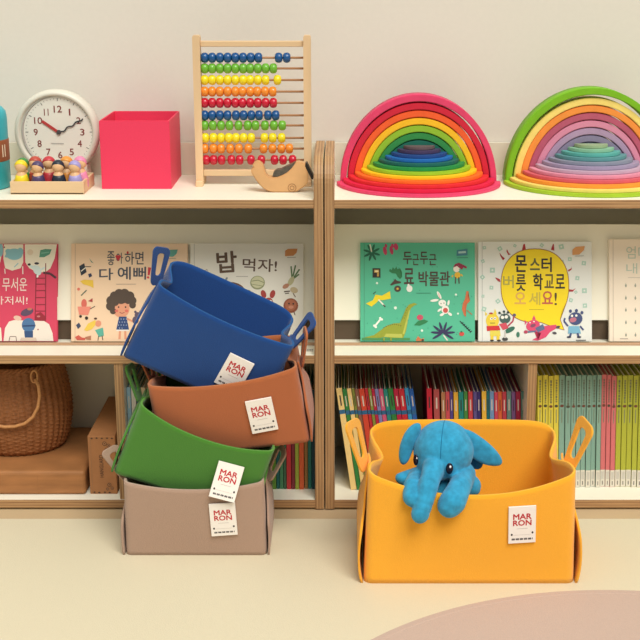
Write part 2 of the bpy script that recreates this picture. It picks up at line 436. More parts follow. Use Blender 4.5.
# ------------------------------------------------------------------ plush elephant
def elephant():
    base = at_y(444, 560, -0.33); base.z = 0.03
    t = thing('plush_elephant', 'blue plush toy elephant peeking over the rim of the yellow felt basket', 'plush toy', base)
    def L(x, y, Y): return at_y(x, y, Y) - base
    fur = mat('blue_plush', (46, 148, 188), 0.95, 0.35, 75, 0.2, spec=0.15, sheen=0.18)
    bm = B()
    hd = L(443.5, 450, -0.318); HR = (0.0585, 0.056, 0.0575)
    ball(bm, hd, HR, 28)
    ball(bm, L(441, 461, -0.333), (0.048, 0.045, 0.036), 24)
    ball(bm, L(436, 469, -0.350), (0.028, 0.030, 0.024), 20)
    def chain(pts, rad):
        P = []; Rr = []
        for i in range(len(pts) - 1):
            for q in range(8):
                f = q/8
                P.append(pts[i].lerp(pts[i+1], f)); Rr.append(rad[i]*(1-f) + rad[i+1]*f)
        P.append(pts[-1]); Rr.append(rad[-1])
        for p, r in zip(P, Rr): ball(bm, p, r, 12)
    tp = [L(434, 468, -0.368), L(430, 480, -0.394), L(427, 491, -0.408), L(424, 503, -0.418), L(419.5, 516, -0.426)]
    tr = [0.0225, 0.0190, 0.0172, 0.0158, 0.0156]
    for i in range(61):
        f = i/60*4; j = min(3, int(f)); q = f - j
        r = tr[j]*(1 - q) + tr[j+1]*q
        if f > 1.2: r += 0.0021*math.sin(f*2*PI*1.9)
        ball(bm, tp[j].lerp(tp[j+1], q), r, 14)
    # fore legs hanging over the rim, torso and hind feet inside
    chain([L(464, 474, -0.33), L(460, 487, -0.386), L(453, 501, -0.415), L(449.5, 505.5, -0.417)], [0.023, 0.0225, 0.0258, 0.0235])
    chain([L(418, 476, -0.335), L(412, 486, -0.388), L(412, 497, -0.408), L(413, 499, -0.409)], [0.018, 0.017, 0.018, 0.016])
    ball(bm, Vector((hd.x + 0.002, hd.y - 0.014, 0.100)), (0.054, 0.050, 0.085), 24)
    chain([L(455, 480, -0.30), L(470, 486, -0.335), L(474, 489, -0.34)], [0.03, 0.022, 0.013])
    chain([L(430, 478, -0.30), L(406, 479, -0.335), L(400, 478, -0.34)], [0.03, 0.016, 0.010])
    bm = remesh(bm, 0.0021, 4)
    body = obj('body', bm, fur, t, True)
    # seam over the crown of the head
    pts = []
    for i in range(22):
        a = math.radians(-8 + 110*i/21)
        dx = -0.010*math.cos(a)
        n_ = math.sqrt(max(0.0, 1 - (dx/HR[0])**2))
        pts.append(hd + Vector((dx, -HR[1]*n_*math.cos(a), HR[2]*n_*math.sin(a)))*0.994)
    bm = B(); tube(bm, pts, 0.0008, 6); obj('head_seam', bm, mat('seam_blue', (22, 112, 150), 0.95), t, True)
    # ears
    for s, root, pts2 in ((-1, (416, 428, -0.312), [(423, 421), (412, 423), (403, 434), (398, 450), (398.5, 463), (403.5, 467), (409.5, 461), (413, 449), (421, 436)]),
                          (1, (466, 436, -0.312), [(456, 428), (468, 428.5), (480, 436), (493, 446), (504, 459), (503, 466.5), (493, 467), (480, 464), (469, 456), (459, 444)])):
        bm = B()
        front = [L(x, y, -0.322 + (0.010 if s < 0 else 0.004)*i/9) for i, (x, y) in enumerate(pts2)]
        cen = sum(front, Vector())/len(front)
        r0 = [cen + (p - cen)*0.60 + Vector((0, -0.008, 0)) for p in front]
        r1 = [cen + (p - cen)*0.90 + Vector((0, -0.006, 0)) for p in front]
        r3 = [cen + (p - cen)*0.90 + Vector((0, 0.009, 0)) for p in front]
        r4 = [cen + (p - cen)*0.55 + Vector((0, 0.011, 0)) for p in front]
        loft(bm, [r0, r1, [p + Vector((0, 0.001, 0)) for p in front], r3, r4])
        bmesh.ops.recalc_face_normals(bm, faces=bm.faces)
        e = obj('ear', bm, fur, t, True)
        sb = e.modifiers.new('s', 'SUBSURF'); sb.levels = 2; sb.render_levels = 2
    # inner flap of the right ear, seen behind it
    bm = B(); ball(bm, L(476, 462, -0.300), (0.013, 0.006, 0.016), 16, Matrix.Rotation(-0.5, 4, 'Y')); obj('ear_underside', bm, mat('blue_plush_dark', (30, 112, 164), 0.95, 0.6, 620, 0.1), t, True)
    for x, y, Y, rx in ((415.8, 460, -0.361, 0.0055), (449.5, 468.5, -0.384, 0.0085)):
        p = L(x, y, Y); w = Vector((p.x - hd.x, p.y - hd.y, 0)).normalized()
        rot = Matrix.Rotation(math.atan2(w.x, -w.y)*0.8, 4, 'Z')
        bm = B(); ball(bm, p, (0.0070 if x > 430 else 0.0058, 0.0034, 0.0112), 20, rot)
        e = obj('eye', bm, mat('eye_navy', (12, 10, 34), 0.22, spec=0.3), t, True); e['label'] = 'glossy dark navy eye'
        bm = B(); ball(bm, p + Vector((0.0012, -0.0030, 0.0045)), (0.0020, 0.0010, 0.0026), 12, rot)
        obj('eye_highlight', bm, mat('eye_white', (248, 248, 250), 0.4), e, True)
    return t
elephant()

# ------------------------------------------------------------------ picture books on the display shelf
LEAN = math.radians(15.9)
BH = 0.219
def picture_book(label, rect, cover, spine, W=None, th=0.012, logo=None):
    x0, y0, x1, y1 = rect
    Yb = 0.0945
    p0 = at_z(x0, 341.5, MIDZ + 0.004); p1 = at_z(x1, 341.5, MIDZ + 0.004)
    W = (p1.x - p0.x)*1.0
    H = BH*(341.5 - y0)/99.5
    t = thing('picture_book', label, 'book', (p0.x, Yb, MIDZ + 0.0038), (-LEAN, 0, 0), 'picture books on the display shelf')
    cm = mat('cover_%d_%d_%d' % cover, cover, 0.45, spec=0.4)
    bm = B(); box(bm, (0, 0, 0), (W, 0.0018, H), 0.0006, 1); box(bm, (0, th - 0.0018, 0), (W, th, H), 0.0006, 1)
    obj('cover', bm, cm, t)
    bm = B(); box(bm, (0, 0.0006, 0), (0.003, th - 0.0006, H), 0.001, 2); obj('spine', bm, mat('cover_%d_%d_%d' % spine, spine, 0.45), t)
    bm = B(); box(bm, (0.0031, 0.0019, 0.003), (W - 0.003, th - 0.0019, H - 0.003)); obj('page_block', bm, PAGE, t)
    A = Art((x0, y0, x1, 341.5), W, H)
    gx = x0 + 4
    dk = tuple(int(c*0.86) for c in cover)
    A.line([(gx, y0 + 0.5), (gx, 341)], 0.7, dk)
    return t, A
INK = (74, 56, 46)
# teal dinosaur book
t, A = picture_book('teal picture book with a green long-necked dinosaur, a rabbit and a palm', (360.3, 242.3, 475, 341.5), (86, 186, 150), (96, 192, 158))
G = (28, 104, 78)
for k in range(8):
    a = 2*PI*k/8 + 0.3
    A.ell(371.8 + 4.6*math.cos(a), 252.3 + 4.6*math.sin(a), 4.2, 1.2, G, math.degrees(a))
A.line([(370, 244), (371.6, 251.5)], 1.3, (225, 225, 205))
for x, y, rx, ry in ((385, 250.5, 1.9, 4.4), (391.5, 250, 1.8, 4.4), (396, 246.5, 2.2, 3.6), (386, 245.5, 1.2, 2), (392.5, 245.5, 1.3, 2.2)): A.ell(x, y, rx, ry, (192, 58, 98), -12)
A.text('두', 403, 251.5, 412, 264, INK, 0.03); A.text('근', 412.5, 254, 419, 265, INK, 0.025)
A.text('두', 420, 251.5, 428, 264, INK, 0.03); A.text('근', 429, 254, 436.5, 265, INK, 0.025)
A.poly([(389, 271), (390, 268.5), (391.5, 270), (393, 267), (394.5, 269), (396.5, 266.5), (397.5, 269), (400, 268), (400, 271), (402, 272), (401, 275), (402, 277), (400, 279), (397.5, 276.5), (396, 273.5), (392, 273)], (38, 122, 72))
A.poly([(390, 284.5), (393.5, 281), (395, 278.5), (397, 280.5), (401, 281.5), (401, 283), (395, 284), (391, 285.5)], INK)
A.ell(397.6, 288.6, 3.4, 3.2, INK); A.ell(397.6, 288.6, 1.2, 1.1, (214, 176, 66))
A.text('료', 404, 268, 414, 284, INK, 0.03)
A.ell(409.5, 288.5, 3, 3.4, (240, 238, 228)); A.ell(408.5, 285.2, 1.1, 1.6, (240, 238, 228))
A.text('박물관', 418.5, 271, 450, 286, INK, 0.03)
A.poly([(372.5, 268), (380.5, 268), (380.5, 277.5), (372.5, 277.5)], (40, 34, 26)); A.poly([(374.2, 269.5), (379, 269.5), (379, 276.3), (374.2, 276.3)], (190, 150, 66)); A.poly([(374.2, 272.5), (377, 272.5), (377, 276.3), (374.2, 276.3)], (30, 26, 24)); A.ell(376.6, 271, 2, 0.9, (240, 226, 170))
A.poly([(366, 303.5), (373, 300), (375.5, 294.5), (382, 295.5), (390, 291), (390.8, 298.5), (383, 300), (379, 300), (376, 303), (371.5, 306.5)], (238, 214, 28))
A.line([(378.5, 299.5), (384.5, 305.8)], 1.4, (240, 236, 220)); A.line([(383.3, 304.6), (385.3, 306.8)], 1.2, (60, 40, 40)); A.line([(373, 294), (376, 291.5)], 0.8, (50, 50, 60))
for x, y, r in ((377, 283, 1.1), (395.4, 307.8, 1.5), (422, 330.5, 1.2), (456, 294.5, 1.1), (458, 313.5, 1.0)): A.ell(x, y, r, r, (226, 240, 226))
A.line([(375, 326), (381, 318.5)], 1.8, (240, 240, 230))
for x, y in ((374.3, 325.6), (375.8, 327), (380.2, 318), (381.8, 319.3)): A.ell(x, y, 1.2, 1.2, (240, 240, 230))
D1 = (150, 160, 44)
A.poly([(364, 337.5), (374, 335), (381, 330), (387, 325.5), (394, 323.3), (400, 323), (403, 317), (406, 308), (409, 304.5), (414, 302.8), (417.5, 304), (414, 305.5), (411, 308), (408.5, 315), (407.5, 323), (406, 331), (403.5, 337.5), (400, 338.5), (384, 337), (378, 338.2)], D1)
A.poly([(384, 336.8), (386, 333.6), (402, 334), (402.5, 337.8)], (188, 192, 84)); A.poly([(407, 317), (409, 310), (410, 310), (408.5, 318), (404.5, 334), (402.5, 334)], (186, 190, 80))
for i in range(9): A.ell(384 + i*2.1, 327.5 - 3.2*math.sin(i*0.32), 0.45, 0.6, (100, 76, 34))
for i in range(5): A.ell(404.2 + i*0.8, 318 - i*2.6, 0.4, 0.5, (100, 76, 34))
A.line([(362, 339), (410, 339)], 2.4, (74, 146, 82)); A.line([(384, 337.5), (384, 341)], 1.4, D1); A.line([(391, 337.5), (391, 341)], 1.4, D1)
A.poly([(414, 325), (418, 321), (424, 319.5), (428.3, 321), (426, 323), (420, 325.5)], (38, 126, 74)); A.ell(420, 317.3, 3.2, 2.7, (204, 74, 100))
W_ = (240, 238, 228)
A.ell(442.3, 303, 3.8, 3.4, W_); A.ell(439.2, 295, 1.4, 4.2, W_, -28); A.ell(434.5, 300.3, 4.2, 1.3, W_, -8); A.ell(445.3, 309.5, 3.8, 4.3, W_); A.ell(439.5, 310, 2.4, 1.1, W_, -40); A.ell(448.5, 302.7, 1.1, 2.8, W_, 12); A.ell(442, 314.5, 2.4, 1.3, W_, -25); A.ell(450, 314, 2.4, 1.3, W_, 35)
A.ell(445.5, 310.3, 2.5, 2.6, (206, 84, 74)); A.ell(441, 303.6, 0.5, 0.6, INK); A.ell(444, 303, 0.5, 0.6, INK); A.line([(438.5, 293), (439.8, 298)], 0.6, (226, 160, 150))
for k in range(8):
    a = math.radians(150 + 240*k/7)
    A.ell(443 + 6.2*math.cos(a), 333 + 5.6*math.sin(a), 6, 1.2, (48, 44, 86), math.degrees(a))
A.line([(443.5, 335), (447.5, 340.5)], 1.4, (226, 224, 214))
A.poly([(466.5, 291), (468.5, 291), (468, 297), (470, 301), (467, 304), (465.5, 312), (466, 317), (464, 315), (462, 309), (463, 303), (465, 299)], (204, 108, 64))
A.line([(467, 310), (472, 314.5)], 0.8, (190, 110, 70)); A.line([(460, 321), (471, 332)], 0.9, (24, 30, 40))
for i in range(6): A.line([(461 + i*1.8, 323.5 + i*1.8), (463.5 + i*1.7, 322.3 + i*1.7)], 0.7, (24, 30, 40))
A.ell(461.7, 333.8, 2.6, 2.2, (208, 72, 62)); A.ell(461.4, 331.8, 0.9, 0.8, (30, 90, 60))
A.poly([(416, 339.5), (418, 336), (421, 339), (424, 338), (424, 341), (416, 341)], (210, 120, 70)); A.ell(422.7, 340, 1.3, 1, (60, 30, 26))
A.poly([(457, 250), (467.5, 248.5), (467.5, 255), (456.5, 255.8)], (66, 132, 150)); A.line([(458.5, 252.3), (466, 251.8)], 2, (170, 206, 204)); A.line([(457, 257.6), (468, 257.4)], 0.5, (50, 110, 104))
A.ell(456.5, 268.8, 3.2, 3.2, (240, 228, 214)); A.poly([(453, 267.5), (455, 264), (459, 262.5), (463, 264.5), (467, 266.5), (466.5, 268.5), (463.5, 267.3), (462, 269.5), (459, 267.5), (457, 265.8)], (142, 30, 62))
A.ell(457.5, 275, 3, 3.2, (226, 178, 40)); A.line([(455.8, 277), (455.5, 283.5)], 1.1, INK); A.line([(458.8, 277), (459.2, 283.5)], 1.1, INK); A.line([(453, 275), (452, 277)], 1.2, (226, 178, 40)); A.line([(461, 274), (462.5, 276)], 1.2, (226, 178, 40))
A.line([(416, 293), (431, 293)], 0.4, (50, 120, 100))
rr = random.Random(3)
for i in range(44):
    x, y = rr.uniform(366, 472), rr.uniform(262, 335); A.ell(x, y, 0.4, 0.4, (44, 130, 112), n=8)
A.build('cover_print', t)

# white monster book
t, A = picture_book('white picture book with a big yellow speech blob and four small monsters', (478.3, 241.3, 592, 341.5), (228, 230, 224), (240, 240, 234))
MINT = (170, 204, 188)
for x, y in ((484.5, 247.5), (500, 248.5), (515, 245.5), (542, 245), (561.5, 246.5), (570, 259), (584, 263), (577.5, 278), (584.5, 290.5), (571, 300), (483, 261), (492.5, 270), (482.5, 277), (491.5, 287.5), (483, 296), (498, 301), (585, 305.5), (562, 262), (484, 309), (576, 292)):
    s = rr.uniform(1.6, 2.9); a0 = rr.uniform(0, 1.5)
    A.poly([(x + s*1.2*math.cos(a0 + PI/2*i), y + s*1.2*math.sin(a0 + PI/2*i)) for i in range(4)], MINT); A.ell(x, y, s*0.35, s*0.35, (228, 230, 224), n=8)
RED = (170, 40, 48)
for pts in ([(503, 260), (500.5, 256), (499.5, 252.5), (502, 255.5), (505, 258.5)], [(508.5, 255), (506.5, 251), (507, 249), (509, 253), (511, 254)], [(522, 250), (523.5, 244), (525, 243.5), (526, 249)], [(551, 249.5), (553, 244), (554, 243.6), (554.5, 250.5)], [(568, 270), (571.5, 268), (571.5, 266), (572, 269), (569, 271.5)], [(568, 289), (573, 289.6), (575.8, 288.2), (573, 291.4), (567, 291.6)], [(500, 279), (496.5, 277.5), (495, 277.5), (498, 281), (500.5, 282)], ):
    A.poly(pts, RED)
def blob(grow, c):
    A.poly([(548 - grow, 312), (567 + grow, 300), (561 + grow, 312), (559.8 + grow, 320), (540, 322 + grow)], c)
    A.poly([(540, 320), (559.8 + grow, 319), (563.6 + grow*1.3, 329.5 + grow), (552, 326.2 + grow), (540, 321.5 + grow)], c)
    A.poly([(535 + (33.6 + grow)*math.copysign(abs(math.cos(t))**0.86, math.cos(t)), 285.5 + (36.5 + grow)*math.copysign(abs(math.sin(t))**0.86, math.sin(t))) for t in (2*PI*i/48 for i in range(48))], c)
blob(0.7, (150, 90, 30)); blob(0, (244, 216, 14))
DK = (44, 36, 30)
A.text('몬', 515, 255, 527, 272, DK, 0.04); A.text('스', 530, 258, 540, 270, (88, 92, 46), 0.045); A.text('터', 541.5, 257, 552, 272, DK, 0.04)
A.text('버', 503, 275, 514, 288, (176, 166, 70), 0.03); A.text('릇', 516, 274, 526, 291, DK, 0.03); A.text('학', 533, 273.5, 543, 290, DK, 0.045); A.text('교', 544.5, 274, 554, 288, (96, 80, 40), 0.03); A.text('로', 555.5, 274, 565, 288.5, DK, 0.03)
A.text('오', 514.5, 292, 526, 304, (222, 172, 80), 0.035); A.text('세', 529, 292, 540.5, 305, (200, 178, 60), 0.035); A.text('요', 542, 291, 553, 304, (190, 90, 70), 0.03); A.text('!', 554.5, 292.5, 557, 305, (80, 60, 30), 0.0)
A.line([(529, 309.5), (544, 309.5)], 0.5, (170, 150, 30))
Y1 = (232, 204, 60)   # yellow horned monster
A.ell(492.5, 320.5, 6.6, 7.5, Y1); A.poly([(485.5, 316), (485, 311.5), (487.5, 314)], Y1); A.poly([(493.5, 314), (495, 308.5), (497, 314)], Y1); A.poly([(486.5, 326), (499, 325.5), (500.5, 330), (487, 331)], (206, 44, 46)); A.poly([(490, 330.5), (500, 330.5), (500.5, 336), (490, 336)], (226, 210, 84)); A.line([(492, 335), (492, 340)], 3, Y1); A.line([(498, 335), (498, 340)], 3, Y1)
A.ell(491.5, 318.5, 1.4, 1.3, W_); A.ell(495, 318.2, 1.4, 1.3, W_); A.ell(491.8, 318.6, 0.6, 0.6, DK); A.ell(495, 318.3, 0.6, 0.6, DK); A.ell(491, 313.3, 2, 0.9, RED); A.line([(490, 323), (495, 323)], 0.6, DK); A.ell(492, 340.3, 2, 0.8, DK); A.ell(499, 340.3, 2, 0.8, DK)
A.ell(505, 318.5, 5.6, 5, (64, 92, 86)); 
for x, y in ((499.5, 312.8), (504, 311.5), (508, 312.3)): A.ell(x, y, 1.3, 1.2, (34, 56, 52)); A.line([(x, y), (504.5, 316)], 0.6, (34, 56, 52))
A.ell(502.5, 317.3, 1.7, 1.7, W_); A.ell(506.3, 316.8, 1.7, 1.7, W_); A.poly([(499, 324), (506, 322.5), (508.5, 328), (503, 330)], (206, 74, 92)); A.ell(509.8, 329.8, 5.6, 2.4, (44, 106, 86), -28); A.line([(508, 326), (513, 321), (514, 315.5)], 1.5, (178, 60, 84)); A.ell(514.3, 315, 1.8, 1.6, (90, 80, 110)); A.ell(505, 339, 3, 1.8, (60, 62, 60)); A.line([(505, 331), (505, 338)], 1.6, (200, 196, 190)); A.ell(518, 334.5, 1.7, 2.8, (60, 120, 96))
P1 = (216, 70, 110)   # pink monster diving
A.ell(533, 325.5, 7, 5.6, P1, -20); A.poly([(527, 322), (524.5, 319.5), (525, 325)], P1); A.poly([(532, 319.5), (534, 315), (536, 319.5)], P1); A.poly([(534, 331), (544, 326), (556, 324.5), (557.5, 327.5), (550, 332), (546, 337), (538, 340.5), (532, 340), (538, 336.5), (541, 333)], P1); A.poly([(535, 328), (543, 324), (545, 329), (538, 332.5)], (90, 104, 140)); A.line([(527, 332), (536, 331)], 1.6, (90, 104, 140)); A.ell(525.8, 331.8, 2, 1.7, (180, 60, 90)); A.ell(533, 325.5, 2.8, 1.7, (130, 70, 100), -20); A.ell(558, 327, 2.2, 1.4, (74, 70, 80), -20); A.ell(554.5, 333, 2.2, 1.3, (74, 70, 80), 10); A.ell(530, 322.6, 0.7, 0.7, W_); A.ell(534, 321.5, 0.7, 0.7, W_)
N1 = (62, 76, 122)    # navy monster
A.ell(575.5, 318.5, 7, 6.4, N1); 
for x, y in ((570.5, 311), (576.5, 310.5), (582, 312.5)): A.ell(x, y, 1.5, 1.7, N1)
A.poly([(568.5, 326), (579, 326), (581, 333.5), (568, 333.5)], (120, 178, 206)); A.line([(568, 326), (564, 321), (565, 318)], 1.7, N1); A.line([(580, 326), (583.5, 330)], 1.7, N1); A.line([(571, 333), (570, 336.5)], 2, N1); A.line([(577.5, 333), (578.5, 336.5)], 2, N1); A.ell(569, 337, 2.2, 1, (40, 44, 70)); A.ell(579, 337, 2.2, 1, (40, 44, 70)); A.ell(573, 319.8, 3.6, 2.4, (190, 110, 130), -15); A.ell(572, 315.8, 1.2, 1.2, W_); A.ell(576.3, 315.5, 1.2, 1.2, W_)
A.poly([(572.5, 249.5), (576, 246.6), (585, 245.8), (584, 250), (579.5, 254.3), (572.5, 254.8)], (222, 160, 100)); A.line([(575, 256), (584, 255.6)], 0.5, (150, 150, 140)); A.line([(576, 340.2), (586, 340.2)], 1.0, (110, 110, 110))
A.build('cover_print', t)

# peach book with the curly-haired girl
t, A = picture_book('peach picture book with a curly-haired girl, behind the raised blue basket handle', (71, 243.3, 187.5, 341.5), (242, 210, 176), (236, 196, 164))
TX = (70, 74, 86)
A.text('좋', 107, 251, 114.5, 265, TX, 0.012); A.text('하면', 124.5, 251.5, 143.5, 264.5, TX, 0.012)
A.text('아', 116, 252.5, 122.8, 263.5, TX, 0.012); A.ell(116.8, 256.3, 1.5, 1.5, (206, 50, 60)); A.ell(119.2, 256.3, 1.5, 1.5, (206, 50, 60)); A.poly([(115.5, 257), (120.6, 257), (118, 261)], (206, 50, 60)); A.ell(127.5, 252.3, 1.1, 1.3, (206, 50, 60))
A.text('다', 99, 268, 113, 280, TX, 0.028); A.text('예뻐', 117.5, 266.5, 146, 279.5, TX, 0.028); A.poly([(148, 267), (151, 267.5), (149.6, 275), (147.6, 275)], (206, 50, 60)); A.ell(148, 277.3, 1.2, 1.2, (206, 50, 60))
A.line([(116, 284), (136, 284)], 0.5, (170, 150, 130))
HAIR = (84, 68, 56); SK = (228, 158, 124)
A.ell(121, 308.5, 8.6, 9, SK)
for x, y, r in ((110.5, 306, 4.6), (111, 300.5, 4.8), (114.5, 296, 4.8), (119, 293.6, 4.8), (124.5, 293.4, 4.8), (129.5, 296, 4.8), (132, 300.5, 4.4), (132.5, 305, 3.4), (113, 311, 3.2), (121, 297.5, 6.5), (115, 302, 4), (128, 300, 4)): A.ell(x, y, r, r, HAIR)
A.ell(118.5, 307, 0.8, 0.9, DK); A.ell(125.5, 307, 0.8, 0.9, DK); A.ell(116.5, 310.8, 1.8, 1.4, (220, 110, 96)); A.ell(126.5, 310.8, 1.8, 1.4, (220, 110, 96)); A.line([(119.5, 312.3), (122, 313.3), (124.5, 312.3)], 0.6, (150, 50, 50))
A.poly([(119, 316.5), (126.5, 316.5), (129, 329.5), (116.3, 329.5)], (44, 70, 120)); A.line([(116.3, 330.3), (129, 330.3)], 1.4, (236, 230, 222))
for i in range(14): A.ell(118.5 + (i % 4)*2.6 + (i//4 % 2), 319 + (i//4)*3, 0.45, 0.45, (200, 208, 224), n=8)
A.line([(120, 331), (119.5, 339)], 2.2, SK); A.line([(125.2, 331), (125.5, 339)], 2.2, SK); A.line([(127, 318.5), (133, 321.5)], 1.8, SK)
A.ell(137.5, 315, 3, 3, (96, 82, 102)); A.ell(135.3, 311.8, 1.3, 1.3, (96, 82, 102)); A.ell(140.3, 312, 1.3, 1.3, (96, 82, 102)); A.ell(135.5, 320, 3.2, 3.8, (96, 82, 102))
A.poly([(79, 266), (84, 263), (86.5, 272), (81, 275.5)], (40, 48, 60)); A.line([(81, 271), (86, 267)], 0.9, (236, 230, 214)); A.line([(85, 266.5), (91, 266.5)], 0.7, (40, 40, 50)); A.poly([(89, 258), (91, 260.5), (93.5, 263), (91, 262)], (84, 140, 120)); A.poly([(88, 274), (91, 273), (92, 276), (89, 277.5)], (40, 48, 84))
A.poly([(80, 281), (84, 279.5), (93, 280), (93.5, 288), (90, 286), (83, 284)], (236, 196, 70)); A.line([(81, 295.5), (86.5, 290)], 1.1, (90, 110, 90)); A.ell(78.5, 289, 1.5, 1.5, (224, 120, 100))
A.ell(84, 303.5, 2.8, 4.6, (216, 106, 92)); A.poly([(77.5, 306.5), (91, 306.5), (88, 315), (79, 314.5)], (232, 140, 120)); A.line([(90, 309), (95, 306)], 0.7, DK); A.ell(80.5, 316.3, 1.4, 1.4, DK); A.ell(86.5, 318, 1.7, 1.7, DK); A.poly([(88, 301), (92.5, 298), (92.5, 302)], (170, 60, 60))
A.poly([(76, 325), (79, 322.5), (81, 326), (78, 329)], (60, 70, 96)); A.poly([(84, 330), (88, 323.5), (95, 320), (97, 323), (92, 329), (87, 331)], (236, 200, 80)); A.ell(98.3, 323.5, 3, 3.2, (226, 150, 118)); A.poly([(95, 330), (103, 327.5), (104, 335.5), (99, 337)], (92, 176, 156)); A.line([(98.5, 336), (98, 340.5)], 0.7, DK); A.line([(102, 335.5), (103, 340)], 0.7, DK); A.ell(95.5, 318.5, 1.6, 1, (90, 60, 44))
A.poly([(75, 337), (78.5, 335), (82, 337.5), (86, 338), (85, 340), (77, 340)], (206, 92, 76)); A.poly([(85, 337), (91, 335.5), (91, 340), (86.5, 339.5)], (180, 120, 90))
A.poly([(165.5, 252), (168, 249.8), (177.5, 249.3), (176.5, 253.5), (173, 256.5), (165.3, 256.6)], (96, 168, 154)); A.line([(168, 258.4), (176, 258)], 0.5, (150, 150, 130))
A.build('cover_print', t)

# white food book
t, A = picture_book('white picture book with brown lettering and small food drawings', (190.2, 243, 303.5, 341.5), (232, 228, 214), (222, 218, 204))
BR = (98, 74, 54)
A.text('밥', 216.5, 251, 237, 272.5, BR, 0.035, rot=-4); A.text('먹자!', 242.5, 258.5, 277, 271.5, BR, 0.022, rot=2)
A.line([(236, 276.3), (248, 276.3)], 0.5, (160, 150, 140))
A.ell(257.5, 282.5, 7.4, 6.9, (150, 154, 112)); A.ell(257.5, 282, 6.4, 5.8, (206, 204, 164)); A.line([(251.5, 281), (258, 280), (264, 282.5)], 0.7, (130, 140, 100)); A.line([(251.5, 284), (263, 286)], 0.5, (130, 140, 100))
A.ell(234.5, 287, 10, 4.6, (104, 64, 48), 16); A.ell(233.5, 285.5, 7, 2, (132, 84, 62), 16); A.ell(250, 293.5, 2.2, 4.4, (168, 164, 120), -32); A.ell(246, 292, 2, 3, (210, 200, 180), 10)
A.ell(268.5, 302.5, 4.6, 5, (166, 60, 52)); A.ell(263.5, 294, 2.6, 4.2, (166, 60, 52), -18); A.ell(272.5, 294, 2.6, 4.2, (166, 60, 52), 18); A.ell(266.5, 301.5, 1.6, 1.7, W_); A.ell(270.5, 301.5, 1.6, 1.7, W_); A.ell(266.8, 301.8, 0.7, 0.7, DK); A.ell(270.3, 301.8, 0.7, 0.7, DK); A.line([(263, 306), (274, 306)], 1.4, (190, 110, 90))
for a, b in (((292, 277), (291, 266)), ((293, 276), (295.5, 265)), ((294, 277), (299.5, 269)), ((294, 278), (299, 274))): A.line([a, b], 1.5, (96, 122, 74))
A.ell(291, 281, 2.6, 5, (190, 184, 140), 30); A.ell(285.8, 286, 3.6, 2.2, (184, 130, 100), -30); A.ell(294, 290, 4, 3, (196, 178, 140), 20); A.line([(284, 291.5), (290, 291)], 1.2, (90, 76, 60)); A.line([(285, 293.5), (289, 293)], 0.9, (90, 76, 60)); A.line([(293, 293), (295.5, 297)], 1.0, (130, 110, 90))
A.ell(290.8, 305.5, 7.4, 7.4, (146, 80, 52)); A.ell(290.8, 305, 5.6, 5.6, (176, 104, 70)); A.ell(289, 303.5, 0.9, 0.9, DK); A.ell(293.3, 303.7, 0.9, 0.9, DK); A.ell(291, 307, 2.6, 1.6, (206, 140, 110)); A.line([(287, 311), (286, 314.5)], 0.9, BR); A.line([(294, 312), (295, 315)], 0.9, BR)
A.ell(206.5, 270.5, 1.2, 1.6, (180, 170, 160)); A.ell(206.7, 270.8, 0.6, 0.9, (226, 220, 206)); A.ell(209.5, 276, 0.9, 1.4, (180, 160, 150)); A.ell(226.5, 278.5, 1, 1.6, (130, 140, 140), 30)
A.poly([(285, 250.5), (288, 248.6), (297.5, 248.4), (296.5, 252.5), (293.5, 255.5), (285, 256)], (208, 138, 72)); A.line([(287, 257.3), (296, 257)], 0.5, (150, 140, 120))
A.build('cover_print', t)

# pink book, cropped by the frame
t, A = picture_book('raspberry pink picture book with a ladder and a small figure in blue, far left', (-59, 243.5, 57, 341.5), (212, 70, 98), (196, 60, 88))
CR = (236, 230, 210)
for pts in ([(-20, 244), (2.5, 244), (2, 252), (0, 262), (-6, 270), (-20, 270)], [(3.5, 244), (23, 244), (23, 262), (20.5, 268), (12, 270.5), (5, 268), (3, 258)], [(24.5, 244), (56.6, 244), (54.5, 258), (50, 268.5), (45, 272), (37, 272), (29, 268), (25, 262)]): A.poly(pts, CR)
LB = (136, 192, 204)
A.ell(14, 254, 8.5, 5.8, LB); A.ell(8, 251, 3, 2.4, LB); A.ell(20, 251.5, 3.2, 4, LB); A.ell(6.5, 256, 2, 1.4, LB); A.line([(14, 267), (18, 263)], 0.9, LB); A.ell(0.5, 250, 2.4, 6.5, LB); A.ell(4.2, 247, 0.7, 0.7, (50, 50, 60))
A.poly([(40, 250), (45, 248.7), (51.5, 249), (49.5, 254), (44, 257), (39, 257)], (84, 152, 130)); A.line([(41, 253), (49, 252)], 1.2, (120, 180, 158)); A.ell(30, 252, 3, 3, (226, 210, 186), 20)
A.ell(37, 270, 3.8, 5.5, (206, 224, 222), -30); A.ell(32.5, 267, 4.5, 1.5, (206, 224, 222), 35); A.ell(29, 264.3, 1.6, 1.2, DK); A.ell(36.5, 263.2, 2.4, 1.2, (60, 56, 66)); A.ell(42.5, 268.5, 3, 1, (206, 224, 222), -30); A.ell(37, 276, 1.4, 1.4, (240, 240, 236))
A.line([(43, 272.5), (50, 273.5), (55.8, 277.8)], 2.2, (74, 44, 54))
LD = (130, 36, 50)
A.line([(36, 274), (35, 320)], 0.9, LD); A.line([(45.5, 263), (45.5, 320)], 0.9, LD)
for y in (278, 284, 290.5, 297.5, 304.5, 311, 317): A.line([(35.5, y), (45.5, y)], 0.8, LD)
A.text('무서운', 2.2, 277.5, 27, 291, (240, 216, 206), 0.012); A.text('아저씨!', -6, 296, 27.5, 304.5, (240, 216, 206), 0.008)
A.line([(4.5, 268.5), (5, 273.5)], 1, (236, 220, 214)); A.line([(22.5, 266), (22.7, 274)], 1, (236, 220, 214))
A.poly([(-30, 341), (-30, 322), (-6, 322), (1, 328), (2, 341)], CR); A.poly([(3.5, 341), (5, 328), (9, 321.5), (14, 320), (44, 321), (49, 324), (52.5, 333), (53.5, 341)], (236, 226, 212))
